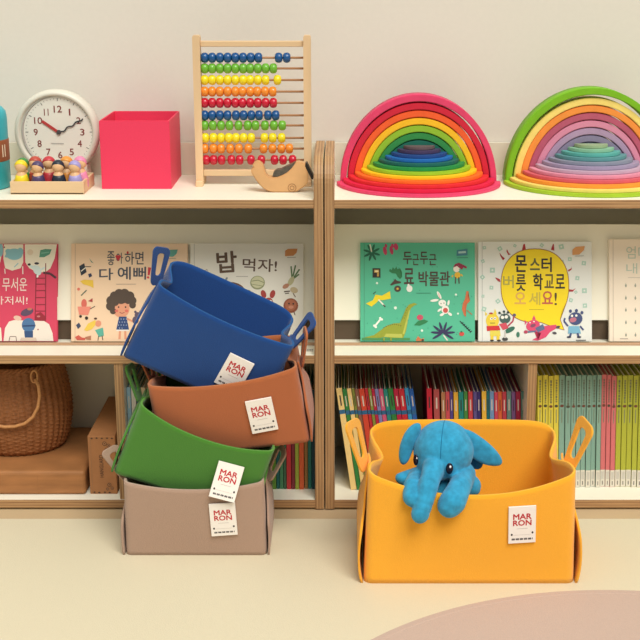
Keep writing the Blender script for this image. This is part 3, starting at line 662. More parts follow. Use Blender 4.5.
A.poly([(35, 320), (36, 314), (40.5, 312), (45, 316), (46, 321)], (150, 34, 50)); A.ell(38.5, 316.3, 1.8, 0.9, (200, 120, 120))
A.ell(27, 312, 6.6, 3.6, (92, 70, 96), -20); A.ell(29.5, 309, 2.4, 1.3, (190, 120, 90)); A.ell(17.5, 318, 4, 2.4, (226, 190, 170), 15); A.ell(28.5, 325, 6.8, 7.2, (74, 116, 160)); A.line([(22, 326), (35.5, 325.5)], 1.6, (40, 66, 110)); A.poly([(24, 331), (33, 331), (33, 338.5), (25, 338.5)], (50, 80, 124)); A.poly([(21, 337.5), (36, 337.5), (37, 341), (20, 341)], (216, 196, 176)); A.ell(38, 329.5, 0.8, 0.8, (160, 90, 90))
A.line([(9, 341), (10, 336.5), (16, 336.5), (16.5, 341)], 0.7, (120, 100, 90))
A.build('cover_print', t)

# beige book, cropped by the frame
t, A = picture_book('pale beige picture book with faint outlined lettering and rows of tiny marks', (609.3, 238.8, 726, 341.5), (240, 226, 206), (250, 240, 222))
GR = (186, 200, 184)
A.text('엄마', 626.5, 246, 649, 258.5, GR, 0.0); A.text('내', 626.5, 263, 637.5, 273.5, GR, 0.0)
A.line([(628, 277.5), (655, 277.5)], 0.5, (190, 180, 164))
for y in (285.5, 298, 310, 322.5, 335):
    for x in (626, 635.5, 645, 654.5): A.ell(x, y, 0.9, 1.6, (150, 156, 140)); A.line([(x, y - 2.6), (x, y - 1)], 0.4, (150, 156, 140))
A.line([(620, 338.7), (628, 338.7)], 0.6, (150, 140, 130))
A.build('cover_print', t)

# ------------------------------------------------------------------ rows of thin books on the bottom shelf
ORD = ['first','second','third','fourth','fifth','sixth','seventh','eighth','ninth','tenth','eleventh','twelfth','thirteenth','fourteenth','fifteenth','sixteenth','seventeenth','eighteenth','nineteenth','twentieth','twenty-first','twenty-second']
def thin_book(label, group, X, Y, w, h, d, rgb, lean, marks=None, name='paperback'):
    t = thing(name, label, 'book', (X, Y, LOWZ), (0, lean, 0), group)
    cm = mat('cover_%d_%d_%d' % rgb, rgb, 0.5, spec=0.35)
    ww = w*0.93
    bm = B()
    loft(bm, [[Vector((x, y, z)) for x, y in ((0, 0), (ww, 0), (ww, d), (ww - 0.0006, d), (ww - 0.0006, 0.0008), (0.0006, 0.0008), (0.0006, d), (0, d))] for z in (0, h)])
    bmesh.ops.recalc_face_normals(bm, faces=bm.faces)
    obj('cover', bm, cm, t)
    bm = B(); box(bm, (0.0007, 0.0009, 0.0008), (ww - 0.0007, d - 0.002, h - 0.030)); px_ = ww*0.34
    box(bm, (px_, 0.0009, h - 0.0299), (px_ + max(0.0013, ww*0.2), d - 0.002, h - 0.002)); obj('page_block', bm, PAGE, t)
    if marks:
        A = Art((0, 0, 100, 100), ww, h, base=0.0002); marks(A); A.build('spine_print', t)
    return t
def row(specs, yfront, ypix_base, h, lean, fmt, group, d=0.185, marks=None, hs=None, name='paperback'):
    """specs: (left px of the spine top, right px, colour, colour word)"""
    for i, (xa, xb, rgb, word) in enumerate(specs):
        hh = h*(hs[i] if hs else 1)
        a = at_y(xa, ypix_base, yfront); b = at_y(xb, ypix_base, yfront)
        top = at_y(xa, 391, yfront).x
        X = a.x
        rr2 = random.Random(i*13 + len(specs))
        thin_book(fmt % (word, ORD[i]), group, X, yfront + rr2.uniform(0, 0.004), (b.x - a.x)*math.cos(lean), hh*(1 + rr2.uniform(-0.006, 0.006)), d, rgb, lean, (lambda A, q=i: marks(A, q)) if marks else None, name)
# the 'x' given is at the bottom of the spine
def blue_band(A, q):
    A.poly([(0, 21), (100, 21), (100, 25), (0, 25)], (44, 100, 140)); A.line([(50, 7), (50, 17)], 24, (216, 206, 190) if q % 3 else (60, 54, 56))
CRM, GRN, OLV, BRN, ORR, REDD, LIL, PNK, TEA, BLU, LBL, CRI = (238, 206, 134), (52, 128, 62), (132, 140, 62), (138, 92, 74), (206, 72, 50), (196, 48, 58), (132, 130, 178), (206, 92, 124), (44, 138, 124), (44, 96, 168), (60, 150, 196), (186, 38, 68)
sh = 14.5
specs = [(336.6,342.6,CRM,'cream'),(342.8,347,GRN,'green'),(347.2,351.6,CRM,'cream'),(351.9,354.6,OLV,'olive'),(354.8,358.6,BRN,'brown'),(358.8,364.4,ORR,'orange-red'),(364.6,367.8,REDD,'red'),(368,371,OLV,'olive'),(371.2,374.2,CRI,'crimson'),(374.4,378,LIL,'lilac'),(378.2,382.6,PNK,'pink'),(382.8,387,TEA,'teal'),(387.2,392.4,GRN,'green'),(392.6,397.4,CRI,'crimson'),(397.6,403.4,REDD,'red'),(403.6,407.6,LBL,'light blue'),(407.8,412.4,BLU,'blue')]
row([(a + sh, b + sh, c, n) for a, b, c, n in specs], 0.055, 489, 0.241, math.radians(-8.0), '%s paperback with a blue band, %s from the left in the leaning row', 'leaning paperbacks left of the dark gap', 0.185, blue_band)
def low_print(A, q):
    A.line([(50, 8), (50, 19)], 26, (216, 206, 190) if q % 3 else (60, 54, 56))
specs = [(425.4,430.6,(204,44,62),'red'),(432,438,(176,82,80),'dull red'),(439.4,443.6,(178,124,86),'tan'),(443.8,447.8,(206,84,92),'rose'),(448,451.2,(84,72,140),'violet'),(451.6,456.2,(228,176,64),'amber'),(456.5,461.4,(36,138,128),'teal'),(461.6,465.4,(74,136,66),'green'),(466,470.6,(202,72,78),'coral'),(470.9,474.4,(96,84,140),'purple'),(474.6,478.4,(62,52,112),'indigo'),(479.2,483.8,(232,186,70),'yellow'),(484,487,(32,110,116),'dark teal'),(487.2,491.4,(116,152,192),'pale blue'),(491.6,495.2,(204,72,92),'rose'),(495.4,499.2,(216,104,58),'orange'),(499.4,503.6,(190,66,78),'brick red'),(504,508.4,(108,144,136),'grey-green'),(508.6,512.4,(130,92,142),'mauve'),(512.6,517.4,(170,44,76),'crimson'),(517.7,522.2,(98,150,140),'sage'),(522.5,527,(128,124,96),'khaki')]
row([(a + 4, b + 4, c, n) for a, b, c, n in specs], 0.055, 489, 0.232, math.radians(-2.4), '%s paperback, %s from the left in the row behind the elephant', 'paperbacks between the dark gap and the divider', 0.185, low_print, [1.035, 1.02] + [1]*20)
def tall_print(A, q):
    A.poly([(0, 84.5), (100, 84.5), (100, 99.8), (0, 99.8)], (222, 216, 200))
    A.poly([(18, 86), (82, 86), (82, 93), (18, 93)], (200, 196, 184)); A.line([(50, 94.5), (50, 98)], 22, (120, 116, 110))
    A.ell(50, 27, 36, 1.25, (70, 70, 50) if q % 2 else (110, 60, 44))
    rq = random.Random(q)
    y = 4
    while y < 24:
        l = rq.uniform(0.8, 2.2); A.line([(50, y), (50, y + l)], 34, (96, 100, 80)); y += l + 0.7
    A.line([(50, 30), (50, 42)], 16, (120, 126, 104)); 
YL, TL, PK, LM = (222, 206, 74), (134, 172, 156), (212, 114, 116), (176, 180, 60)
specs = [(538.5,543.2,YL,'yellow'),(543.5,548.6,YL,'yellow'),(548.9,554,YL,'yellow'),(554.3,559.2,YL,'yellow'),(559.6,565.2,TL,'pale teal'),(565.5,571,TL,'pale teal'),(571.3,576,TL,'pale teal'),(576.4,581,TL,'pale teal'),(581.3,586,TL,'pale teal'),(586.3,591.4,TL,'pale teal'),(591.7,596.2,TL,'pale teal'),(596.5,600.8,TL,'pale teal'),(601.2,606,PK,'pink'),(606.3,610.6,PK,'pink'),(610.9,615.6,PK,'pink'),(616,621.2,LM,'lime'),(621.5,626.6,LM,'lime'),(626.9,632,LM,'lime'),(632.3,637.4,LM,'lime'),(637.7,643,LM,'lime'),(643.3,648,LM,'lime'),(648.3,653,LM,'lime')]
row([(a - 0.8, b - 0.8, c, n) for a, b, c, n in specs], 0.072, 487, 0.264, math.radians(-2.0), '%s tall booklet with a pale foot, %s from the divider in the right compartment', 'tall booklets in the right compartment', 0.18, tall_print, None, 'booklet')
specs = [(272.5,276.4,(96,140,52),'green'),(276.7,279.8,(30,96,92),'dark teal'),(280.1,283.6,(70,128,90),'sea green'),(283.9,286.6,(60,96,70),'dark green'),(286.9,291.6,(186,50,54),'red'),(291.9,295.2,(122,42,50),'maroon'),(295.5,299.2,(150,160,58),'lime'),(299.5,304.4,(206,92,50),'orange'),(304.7,308,(150,110,60),'ochre'),(308.3,311.8,(40,118,108),'teal'),(312.1,315.2,(26,70,84),'navy')]
row(specs, 0.06, 489, 0.236, 0.0, '%s paperback, %s from the left beside the seam, behind the rust basket', 'paperbacks behind the basket stack', 0.185, low_print)
specs = [(126,130.6,(232,228,216),'white'),(131,135,(150,186,200),'pale blue'),(135.4,140,(226,220,204),'ivory'),(140.4,144.4,(70,130,120),'teal'),(144.8,149.6,(214,190,150),'buff')]
row(specs, 0.03, 489, 0.25, 0.0, '%s paperback, %s from the divider, behind the green basket', 'paperbacks beside the left divider', 0.2, low_print)

# small printed sticker on the middle shelf
p = at_z(304.5, 352.5, MIDZ); q = at_z(314, 343.5, MIDZ)
bm = B(); box(bm, (0, 0, 0), (0.0185, 0.030, 0.0006)); st = obj('shelf_sticker', bm, mat('sticker_paper', (238, 232, 216), 0.6), loc=(p.x, p.y, MIDZ))
tag(st, 'small white printed sticker on the shelf edge beside the blue basket handle', 'sticker')
bm = B()
for i in range(5):
    for j in range(2): box(bm, (0.0015 + i*0.0034, 0.008 + j*0.009, 0.0006), (0.0038 + i*0.0034, 0.0125 + j*0.009, 0.0008))
obj('print_mark', bm, mat('ink_dark', (50, 46, 44), 0.6), st)

# ------------------------------------------------------------------ bottom shelf, left compartment
p0 = at_z(-12, 495, LOWZ); p1 = at_z(86, 495, LOWZ)
bm = B(); box(bm, (-0.20, 0, 0), (p1.x - p0.x, 0.292, 0.056), 0.008, 3)
o = obj('storage_box', bm, mat('kraft_board', (162, 110, 66), 0.6, 0.05, 11, 0.18, stretch=(1, 1, 6)), loc=(p0.x, p0.y, LOWZ))
t = tag(o, 'flat wood-patterned cardboard box lying on the bottom shelf under the wicker basket', 'box')
bm = B(); box(bm, (0.112, -0.0003, 0.006), (0.1125, 0.0005, 0.05)); bm2 = None
obj('lid_seam', bm, mat('kraft_dark', (150, 102, 62), 0.7), o)
BOXTOP = LOWZ + 0.056
# upright cardboard file box
p0 = at_z(90.4, 494, LOWZ); p1 = at_z(117.4, 494, LOWZ)
w = p1.x - p0.x
t = thing('file_box', 'narrow upright cardboard box standing between the flat box and the divider', 'box', (p0.x, p0.y, LOWZ))
bm = B(); box(bm, (0, 0, 0), (w, 0.275, 0.137), 0.001, 1); bod = obj('body', bm, mat('cardboard', (164, 112, 70), 0.8, 0.1, 60, 0.04), t)
A = Art((88.5, 432, 117, 494), w, 0.137)
INKB = (70, 42, 26)
for s in 'x':
    A2 = text_geo('HANGLARD', 0.01)
vs, fs = A2
wmax = max(v[0] for v in vs); hmax = max(v[1] for v in vs)
out = [A.bm.verts.new(A.p(99.6 + 4.2 - v[1]/hmax*4.2, 476 - v[0]/wmax*24)) for v in vs]
for f in fs: A.face([out[i] for i in f], INKB)
A.k += A.step
for x, y in ((93, 434.5), (98, 434.2), (103.5, 434.4), (109, 434.2), (114, 434.5), (93, 492), (98, 492.3), (104, 492), (109, 492.3)):
    A.ell(x, y, 0.9, 0.9, INKB); A.line([(x - 1.6, y), (x + 1.6, y)], 0.4, INKB)
for x, y, r in ((106, 440, 2.3), (110, 442, 1.9), (107.5, 446, 1.6), (109, 484, 2.1), (112, 487.5, 1.7), (107, 488.5, 1.5)):
    A.ell(x, y, r, r, INKB); A.ell(x, y, r*0.72, r*0.72, (164, 112, 70)); A.ell(x, y, r*0.3, r*0.3, INKB)
A.line([(91.3, 433), (91.3, 493)], 0.5, (150, 104, 66))
A.build('printed_face', bod)
# wicker basket
def wicker():
    c = at_y(19, 440, 0.19)
    cx, cy = c.x, 0.202
    t = thing('wicker_basket', 'brown wicker basket with a bail handle sitting on the flat wooden box', 'basket', (cx, cy, BOXTOP))
    m = mat('wicker', (144, 90, 50), 0.65, 0.4, 260, 0.22, spec=0.4)
    prof = [(0.094, 0.0), (0.106, 0.010), (0.117, 0.042), (0.1235, 0.080), (0.1235, 0.115), (0.118, 0.155), (0.110, 0.188), (0.106, 0.204)]
    def rad(z):
        for (r0, z0), (r1, z1) in zip(prof, prof[1:]):
            if z <= z1: f = (z - z0)/(z1 - z0); return r0 + (r1 - r0)*f
        return prof[-1][0]
    NU, NR, NS = 352, 42, 3
    bm = B(); rings = []
    for i in range(NR*NS + 1):
        z = 0.204*i/(NR*NS); row_ = i//NS; fz = (i % NS)/NS
        ring = []
        for k in range(NU):
            u = 2*PI*k/NU
            w_ = math.cos(22*u + PI*(row_ % 2))
            r = rad(z) + 0.0010*w_*math.sin(PI*fz) + 0.0012*math.sin(PI*fz) + 0.0014*math.cos(44*u)
            ring.append(Vector((r*1.0*math.cos(u), r*0.86*math.sin(u), z)))
        rings.append(ring)
    for i in range(10):   # inside
        z = 0.204 - 0.194*i/9; r = rad(z) - 0.006
        rings.append([Vector((r*math.cos(2*PI*k/NU), r*0.86*math.sin(2*PI*k/NU), z)) for k in range(NU)])
    loft(bm, rings); obj('woven_body', bm, m, t, True)
    bm = B(); NT = 240
    for off in (0, PI):
        pts = []
        for k in range(NT + 1):
            u = 2*PI*k/NT; a = 30*u + off
            r = 0.106 + 0.003*math.cos(a)
            pts.append((r*math.cos(u), r*0.86*math.sin(u), 0.205 + 0.003*math.sin(a)))
        tube(bm, pts, 0.0034, 6, False)
    obj('braided_rim', bm, m, t, True)
    hm = mat('wicker_pale', (196, 140, 88), 0.55, 0.3, 200, 0.12)
    def fr(x, y):   # photo pixel on the basket's front
        v = at_y(x, y, cy - 0.116) - Vector((cx, cy, BOXTOP)); return v
    bm = B()
    P = [fr(x, y) for x, y in ((35, 379), (38.5, 386), (39.5, 396), (38, 407), (33, 417), (25, 423.5), (15, 426.5), (5, 427), (-5, 425), (-13, 418), (-18, 408), (-20, 396), (-19, 386), (-16, 379))]
    tube(bm, P, 0.0038, 8); obj('handle', bm, hm, t, True)
    for cxp, cyp in ((34, 377), (-15, 377)):
        bm = B(); pts = [fr(cxp + 3.4*math.cos(a), cyp + 6*math.sin(a)) + Vector((0, 0.004*math.sin(a*0.5), 0)) for a in (2*PI*i/16 for i in range(17))]
        tube(bm, pts, 0.0022, 6, False); obj('handle_ring', bm, hm, t, True)
wicker()

# ------------------------------------------------------------------ top shelf, left unit
# alarm clock
def clock():
    Yc = 0.268
    c = at_y(59.5, 131.8, Yc)
    t = thing('clock', 'round cream clock with dark red numerals on the top shelf', 'clock', (c.x, Yc, TOPZ))
    h = c.z - TOPZ
    cm = mat('clock_plastic', (222, 219, 204), 0.35, spec=0.5)
    R = 0.0950
    toY = Matrix.Translation((0, 0, h)) @ Matrix.Rotation(PI/2, 4, 'X')    # lathe axis -> -Y
    bm = B(); lathe(bm, [(0.05, -0.046), (0.078, -0.044), (R - 0.002, -0.030), (R, -0.01), (R - 0.001, 0.004), (R - 0.005, 0.010), (R - 0.011, 0.012), (R - 0.013, 0.009), (0.0795, 0.004)], 72, Matrix.Translation((-0.006, 0, -0.001)) @ toY); obj('case', bm, cm, t, True)
    for s in (-1, 1):
        bm = B(); box(bm, (s*0.045 - 0.014, -0.008, 0), (s*0.045 + 0.014, 0.04, h - 0.072), 0.004, 2); obj('foot', bm, cm, t)
    bm = B(); lathe(bm, [(0.0795, 0.0042), (0.0805, 0.0072), (0.082, 0.0076), (0.0832, 0.0072), (0.083, 0.004)], 72, toY, False); obj('bezel_ring', bm, mat('clock_ring', (198, 196, 190), 0.3, metal=0.35), t, True)
    bm = B(); lathe(bm, [(0.0004, 0.0041), (0.0004, 0.0050), (0.079, 0.0050), (0.079, 0.0041)], 72, toY); face = obj('dial', bm, mat('clock_dial', (232, 230, 218), 0.5), t)
    A = Art((-100, -100, 100, 100), 0.158, 0.158, base=0.0052)
    RD = (128, 48, 44)
    for k in range(60):
        a = 2*PI*k/60; r0 = 92 if k % 5 else 87; r1 = 95
        A.line([(r0*math.sin(a), -r0*math.cos(a)), (r1*math.sin(a), -r1*math.cos(a))], 1.2 if k % 5 else 2.0, (110, 108, 106))
    for k in range(1, 13):
        a = 2*PI*k/12; x, y = 66*math.sin(a), -65*math.cos(a); s = str(k); hw = {'1': 2.2, '11': 6.5, '10': 11.5, '12': 11.5}.get(s, 6.0)
        A.text(s, x - hw, y - 9.5, x + hw, y + 9.5, RD, 0.0 if '1' == s else 0.012)
    A.line([(-24, 32), (12, 33)], 2.2, (176, 170, 164))
    A.build('dial_print', face, (-0.079, 0, h - 0.079))
    def hand(name, pts, wd, rgb, dy):
        A = Art((-100, -100, 100, 100), 0.158, 0.158, base=0)
        bm = B()
        for (ax, ay), (bx, by) in zip(pts, pts[1:]):
            d = math.hypot(bx - ax, by - ay); nx, ny = -(by - ay)/d*wd/2, (bx - ax)/d*wd/2
            k = 0.079/100
            q = [(ax + nx, ay + ny), (bx + nx, by + ny), (bx - nx, by - ny), (ax - nx, ay - ny)]
            loft(bm, [[Vector((x*k, dy - e, h - y*k)) for x, y in q] for e in (0, 0.0008)])
        bmesh.ops.recalc_face_normals(bm, faces=bm.faces)
        A.bm.free()
        obj(name, bm, mat('hand_%d_%d_%d' % rgb, rgb, 0.4), t)
    hand('hour_hand', [(4, 4), (-46, -31)], 8, (186, 64, 62), -0.0062)
    pts = []
    for i in range(25):
        f = i/24; x, y = 8 + 62*f, -2 - 36*f; o_ = 2.6*math.sin(f*5*PI)*(1 - 0.3*f); pts.append((x + 0.5*o_, y + 0.87*o_))
    hand('minute_hand', [(-6, 4)] + pts, 3.6, (60, 62, 64), -0.0072)
    bm = B(); lathe(bm, [(0.0004, 0.005), (0.005, 0.005), (0.005, 0.0088), (0.0004, 0.0092)], 20, toY); obj('hand_hub', bm, mat('hub', (80, 76, 76), 0.4), t)
clock()

# tray of peg dolls
p0 = at_z(10.5, 194.5, TOPZ); p1 = at_z(84, 194.5, TOPZ)
tw, td, thh = p1.x - p0.x, 0.125, 0.030
skew = 0.0
t = thing('peg_doll_tray', 'small open wooden tray holding the painted peg dolls', 'tray', (p0.x, p0.y, TOPZ), (0, 0, 0.0))
bm = B(); box(bm, (0, 0, 0), (tw, td, 0.004), 0.0006, 1); obj('base', bm, WOODX, t)
bm = B(); box(bm, (0, 0, 0), (tw, 0.005, 0.0275), 0.0012, 2); obj('side', bm, WOODX, t)
bm = B(); box(bm, (0, td - 0.005, 0), (tw, td, 0.0275), 0.0012, 2); obj('side', bm, WOODX, t)
for x in (0, tw - 0.005):
    bm = B(); box(bm, (x, 0.005, 0.0041), (x + 0.005, td - 0.005, 0.0275), 0.0012, 2); obj('side', bm, WOODX, t)
# lid leaning out at the right
bm = B(); box(bm, (0, 0, 0), (0.030, 0.092, 0.012), 0.001, 1)
SKINW = mat('doll_wood', (226, 182, 136), 0.4, 0.03, 30, 0.06)
def doll(px, row_, rgb, word, ht):
    Y = p0.y + (0.022 if row_ == 0 else 0.052)
    X = at_y(px, 183, Y).x
    t = thing('peg_doll', 'peg doll in %s, in the %s row of the wooden tray' % (word, 'front' if row_ == 0 else 'back'), 'doll', (X, Y, TOPZ + 0.004), (0, 0, random.uniform(-0.3, 0.3)), 'peg dolls in the tray')
    ht *= 1.14; k = ht/0.06; cm = mat('coat_%d_%d_%d' % rgb, rgb, 0.35, spec=0.5)
    BP = [(0.0118, 0), (0.0138, 0.003), (0.0142, 0.012), (0.0134, 0.022), (0.0104, 0.032), (0.0074, 0.0375), (0.006, 0.040)]
    bm = B(); lathe(bm, [(r*k, z*k) for r, z in BP], 20); bo = obj('body', bm, SKINW, t, True)
    bm = B(); rings = []
    for i in range(9):
        z = 0.003*k + 0.029*k*i/8
        ring = []
        for j in range(24):
            a = 2*PI*j/24
            top = 0.0305*k + 0.0045*k*abs(math.sin((a + PI/2)/2))**1.5
            zz = 0.001*k + (top - 0.001*k)*i/8
            r = 0.0006
            for (ra, za), (rb, zb) in zip(BP, BP[1:]):
                if za <= zz/k <= zb: r = (ra + (rb - ra)*(zz/k - za)/(zb - za))*k + 0.0004
            ring.append(Vector((r*math.cos(a), r*math.sin(a), zz)))
        rings.append(ring)
    loft(bm, rings); obj('coat', bm, cm, t, True)
    bm = B(); ball(bm, (0, 0, 0.0475*k), (0.0118*k, 0.0118*k, 0.0122*k), 20); hd = obj('head', bm, SKINW, t, True)
    bm = B(); ball(bm, (0, 0, 0), (0.0124*k, 0.0124*k, 0.0128*k), 20)
    bmesh.ops.bisect_plane(bm, geom=bm.verts[:] + bm.edges[:] + bm.faces[:], plane_co=(0, -0.003*k, -0.001*k), plane_no=(0, -0.9, -1), clear_outer=True)
    bmesh.ops.holes_fill(bm, edges=bm.edges)
    bmesh.ops.transform(bm, matrix=Matrix.Translation((0, 0.0003, 0.0478*k)), verts=bm.verts)
    obj('cap', bm, cm, hd, True)
for a in ((24, 1, (66, 140, 70), 'green', 0.058), (36.5, 1, (186, 74, 58), 'brick red', 0.061), (50, 1, (196, 56, 66), 'red', 0.061), (67.5, 1, (228, 150, 60), 'orange', 0.061), (81, 1, (226, 140, 176), 'pink', 0.061),
          (22.0, 0, (240, 212, 40), 'yellow', 0.058), (38.5, 0, (78, 62, 102), 'plum', 0.056), (59, 0, (30, 40, 56), 'dark navy', 0.058), (75.5, 0, (160, 152, 206), 'lilac', 0.057)): doll(*a)

# turquoise canister at the left border
c = at_z(-17, 185, TOPZ)
t = thing('turquoise_case', 'turquoise rounded case with a brown label at the left edge of the shelf', 'case', (c.x, 0.16, TOPZ))
m = mat('turquoise', (44, 176, 190), 0.4, spec=0.5)
bm = B(); lathe(bm, [(0.064, 0), (0.068, 0.004), (0.068, 0.150), (0.066, 0.164), (0.058, 0.174), (0.03, 0.178), (0.0005, 0.178)], 40); obj('body', bm, m, t, True)
bm = B(); lathe(bm, [(0.0684, 0.060), (0.0690, 0.062), (0.0690, 0.104), (0.0684, 0.106)], 40); lb = obj('label_band', bm, mat('label_brown', (150, 86, 52), 0.6), t, True)
lb['label'] = 'brown label band'
bm = B()
for ang in (-24, -17): 
    a = math.radians(ang)
    box(bm, (-0.0012, -0.0003, 0.070), (0.0012, 0.0003, 0.096), M=Matrix.Rotation(a + PI/2, 4, 'Z') @ Matrix.Translation((0, -0.0693, 0)))
obj('label_mark', bm, mat('label_cream', (236, 222, 196), 0.6), lb)

# pink open box
p0 = at_z(102, 189, TOPZ); p1 = at_z(171.5, 189, TOPZ)
w, d, h = p1.x - p0.x, 0.188, 0.1475
t = thing('storage_cube', 'bright pink open-topped cube box on the top shelf beside the abacus', 'box', (p0.x, p0.y, TOPZ))
pm = mat('pink_board', (233, 60, 94), 0.5, 0.08, 300, 0.02); e = 0.004
bm = B()
o_ = [(0, 0), (w, 0), (w, d), (0, d)]; i_ = [(e, e), (w - e, e), (w - e, d - e), (e, d - e)]
loft(bm, [[Vector((x, y, 0)) for x, y in o_], [Vector((x, y, h)) for x, y in o_], [Vector((x, y, h)) for x, y in i_], [Vector((x, y, 0.004)) for x, y in i_]])
es = [ed for ed in bm.edges if abs(ed.verts[0].co.z - ed.verts[1].co.z) > h*0.9 or (ed.verts[0].co.z > h*0.9 and ed.verts[1].co.z > h*0.9)]
bmesh.ops.bevel(bm, geom=es, offset=0.0010, segments=2, affect='EDGES')
obj('body', bm, pm, t)
bm = B(); box(bm, (e + 0.0005, e + 0.0005, 0.0041), (w - e - 0.0005, d - e - 0.0005, 0.006)); obj('base_insert', bm, pm, t)

# abacus
def abacus():
    Y = 0.195
    pl = at_y(200.6, 185.5, Y); pr = at_y(308.0, 185.5, Y)
    W = pr.x - pl.x
    t = thing('abacus', 'wooden abacus with ten rows of coloured beads on the top shelf', 'abacus', (pl.x, Y, TOPZ))
    k = W/(pr.x - pl.x)
    H = 0.3235
    for x in (0, W):
        bm = B(); prism(bm, [(x - 0.0080, 0), (x + 0.0080, 0), (x + 0.0080, H - 0.004), (x + 0.006, H), (x - 0.006, H), (x - 0.0080, H - 0.004)], 0.030, Matrix.Translation((0, -0.015, 0)))
        bmesh.ops.recalc_face_normals(bm, faces=bm.faces)
        obj('post', bm, WOOD, t)
        bm = B(); box(bm, (x - 0.0080, -0.03, 0), (x + 0.0080, -0.0151, 0.012), 0.001, 1); 
        box(bm, (x - 0.0080, 0.0151, 0), (x + 0.0080, 0.05, 0.012), 0.001, 1); obj('foot', bm, WOOD, t)
    def zz(ypix): return at_y(250, ypix, Y).z - TOPZ
    for ypix, r in ((43.7, 0.0062), (172.5, 0.0068)):
        bm = B(); box(bm, (0.0081, -0.007, zz(ypix) - r), (W - 0.0081, 0.007, zz(ypix) + r), 0.0015, 2); obj('rail', bm, WOODX, t)
    rows = [(127, (14, 82, 142), [117,142,168,194,220,246,272,298,366,393]), (163, (112, 182, 52), [117,142,168,194,220,246,270,296,322,348]),
            (202, (244, 222, 30), [117,142,168,194,220,246,270,296,322,362]), (241, (240, 142, 44), [117,142,168,194,220,244,270,294,320,346]),
            (279, (200, 22, 52), [117,142,168,194,220,244,270,296,322,348]), (321, (14, 82, 142), [117,142,168,194,222,248,274,300,330,356]),
            (355, (112, 182, 52), [117,144,172,200,231,262,288,320,350,378]), (397, (244, 222, 30), [119,146,172,198,222,248,274,318,346,376]),
            (433, (240, 142, 44), [117,146,172,203,232,264,315,345,375,402]), (471, (200, 22, 52), [122,147,174,207,235,273,308,352,381,413])]
    shared = {}
    for yv, rgb, xs in rows:
        yp = 20 + yv/3.368; z = zz(yp)
        bm = B(); tube(bm, [(0.0081, 0, z), (W - 0.0081, 0, z)], 0.0024, 8); rod = obj('rod', bm, mat('rod_wood', (176, 130, 92), 0.5), t, True)
        for q, xv in enumerate(xs):
            X = at_y(170 + xv/3.368, yp, Y).x - pl.x
            if rgb not in shared:
                bm = B(); lathe(bm, [(0.0026, -0.0083), (0.0068, -0.0079), (0.0098, -0.0056), (0.0110, -0.0020), (0.0110, 0.0020), (0.0098, 0.0056), (0.0068, 0.0079), (0.0026, 0.0083)], 20, Matrix.Rotation(PI/2, 4, 'Y'))
                me = obj('bead', bm, mat('bead_%d_%d_%d' % rgb, rgb, 0.25, spec=0.6), rod, True); shared[rgb] = me; b = me
            else:
                b = bpy.data.objects.new('bead', shared[rgb].data); COL.objects.link(b); b.parent = rod
            b.location = (X, 0, z)
abacus()

# curved wooden toy
def toy():
    c = at_z(282, 192.5, TOPZ); Yt = c.y
    t = thing('wooden_toy', 'curved pale wooden toy with a dark hollow on the shelf below the abacus', 'wooden toy', (c.x, Yt, TOPZ))
    def q(x, y): v = at_y(240 + x/7.11, 140 + y/7.11, Yt); return (v.x - c.x, max(0.0, v.z - TOPZ))
    out = [(95,195),(90,178),(100,163),(120,155),(142,162),(160,180),(172,205),(185,246),(200,262),(228,268),(262,266),(300,252),(335,232),(365,205),(385,178),(397,160),(415,158),(440,162),(462,170),(474,195),(482,235),(484,290),(478,312),(455,335),(430,350),(405,368),(380,382),(340,386),(290,385),(240,380),(200,365),(165,345),(140,322),(120,296),(95,258),(80,232),(78,212)]
    bm = B(); prism(bm, [q(*p) for p in out], 0.030, Matrix.Identity(4)); bmesh.ops.recalc_face_normals(bm, faces=bm.faces)
    es = [e for e in bm.edges if abs(e.verts[0].co.y - e.verts[1].co.y) < 1e-6]
    bmesh.ops.bevel(bm, geom=es, offset=0.0022, segments=2, affect='EDGES')
    body = obj('body', bm, mat('toy_wood', (216, 168, 116), 0.45, 0.04, 22, 0.1), t)
    # dark piece sitting in the hollow
    g = mat('dark_insert', (88, 82, 72), 0.4, 0.3, 120, 0.25, spec=0.5)
    ins = [(230,258),(238,232),(262,214),(290,212),(320,196),(352,182),(392,162),(384,182),(364,207),(333,232),(298,251),(262,263)]
    bm = B(); prism(bm, [q(*p) for p in ins], 0.024, Matrix.Translation((0, 0.004, 0))); bmesh.ops.recalc_face_normals(bm, faces=bm.faces)
    o = obj('dark_insert', bm, g, t); o['label'] = 'dark grey piece in the hollow'
    bl = [(465,168),(476,164),(524,262),(520,282),(508,280),(462,190)]
    bm = B(); prism(bm, [q(*p) for p in bl], 0.026, Matrix.Translation((0, 0.002, 0))); bmesh.ops.recalc_face_normals(bm, faces=bm.faces)
    o = obj('black_edge', bm, mat('black_plastic', (38, 34, 32), 0.4), t); o['label'] = 'black strip at the right end'
    cx, cz = q(370, 340)
    for r in (0.0085, 0.0042):
        bm = B(); tube(bm, [(cx + r*math.cos(2*PI*i/24), -0.0002, cz + r*math.sin(2*PI*i/24)) for i in range(25)], 0.0006, 6, False)
        obj('carved_ring', bm, mat('burnt_line', (150, 106, 66), 0.6), t)
toy()

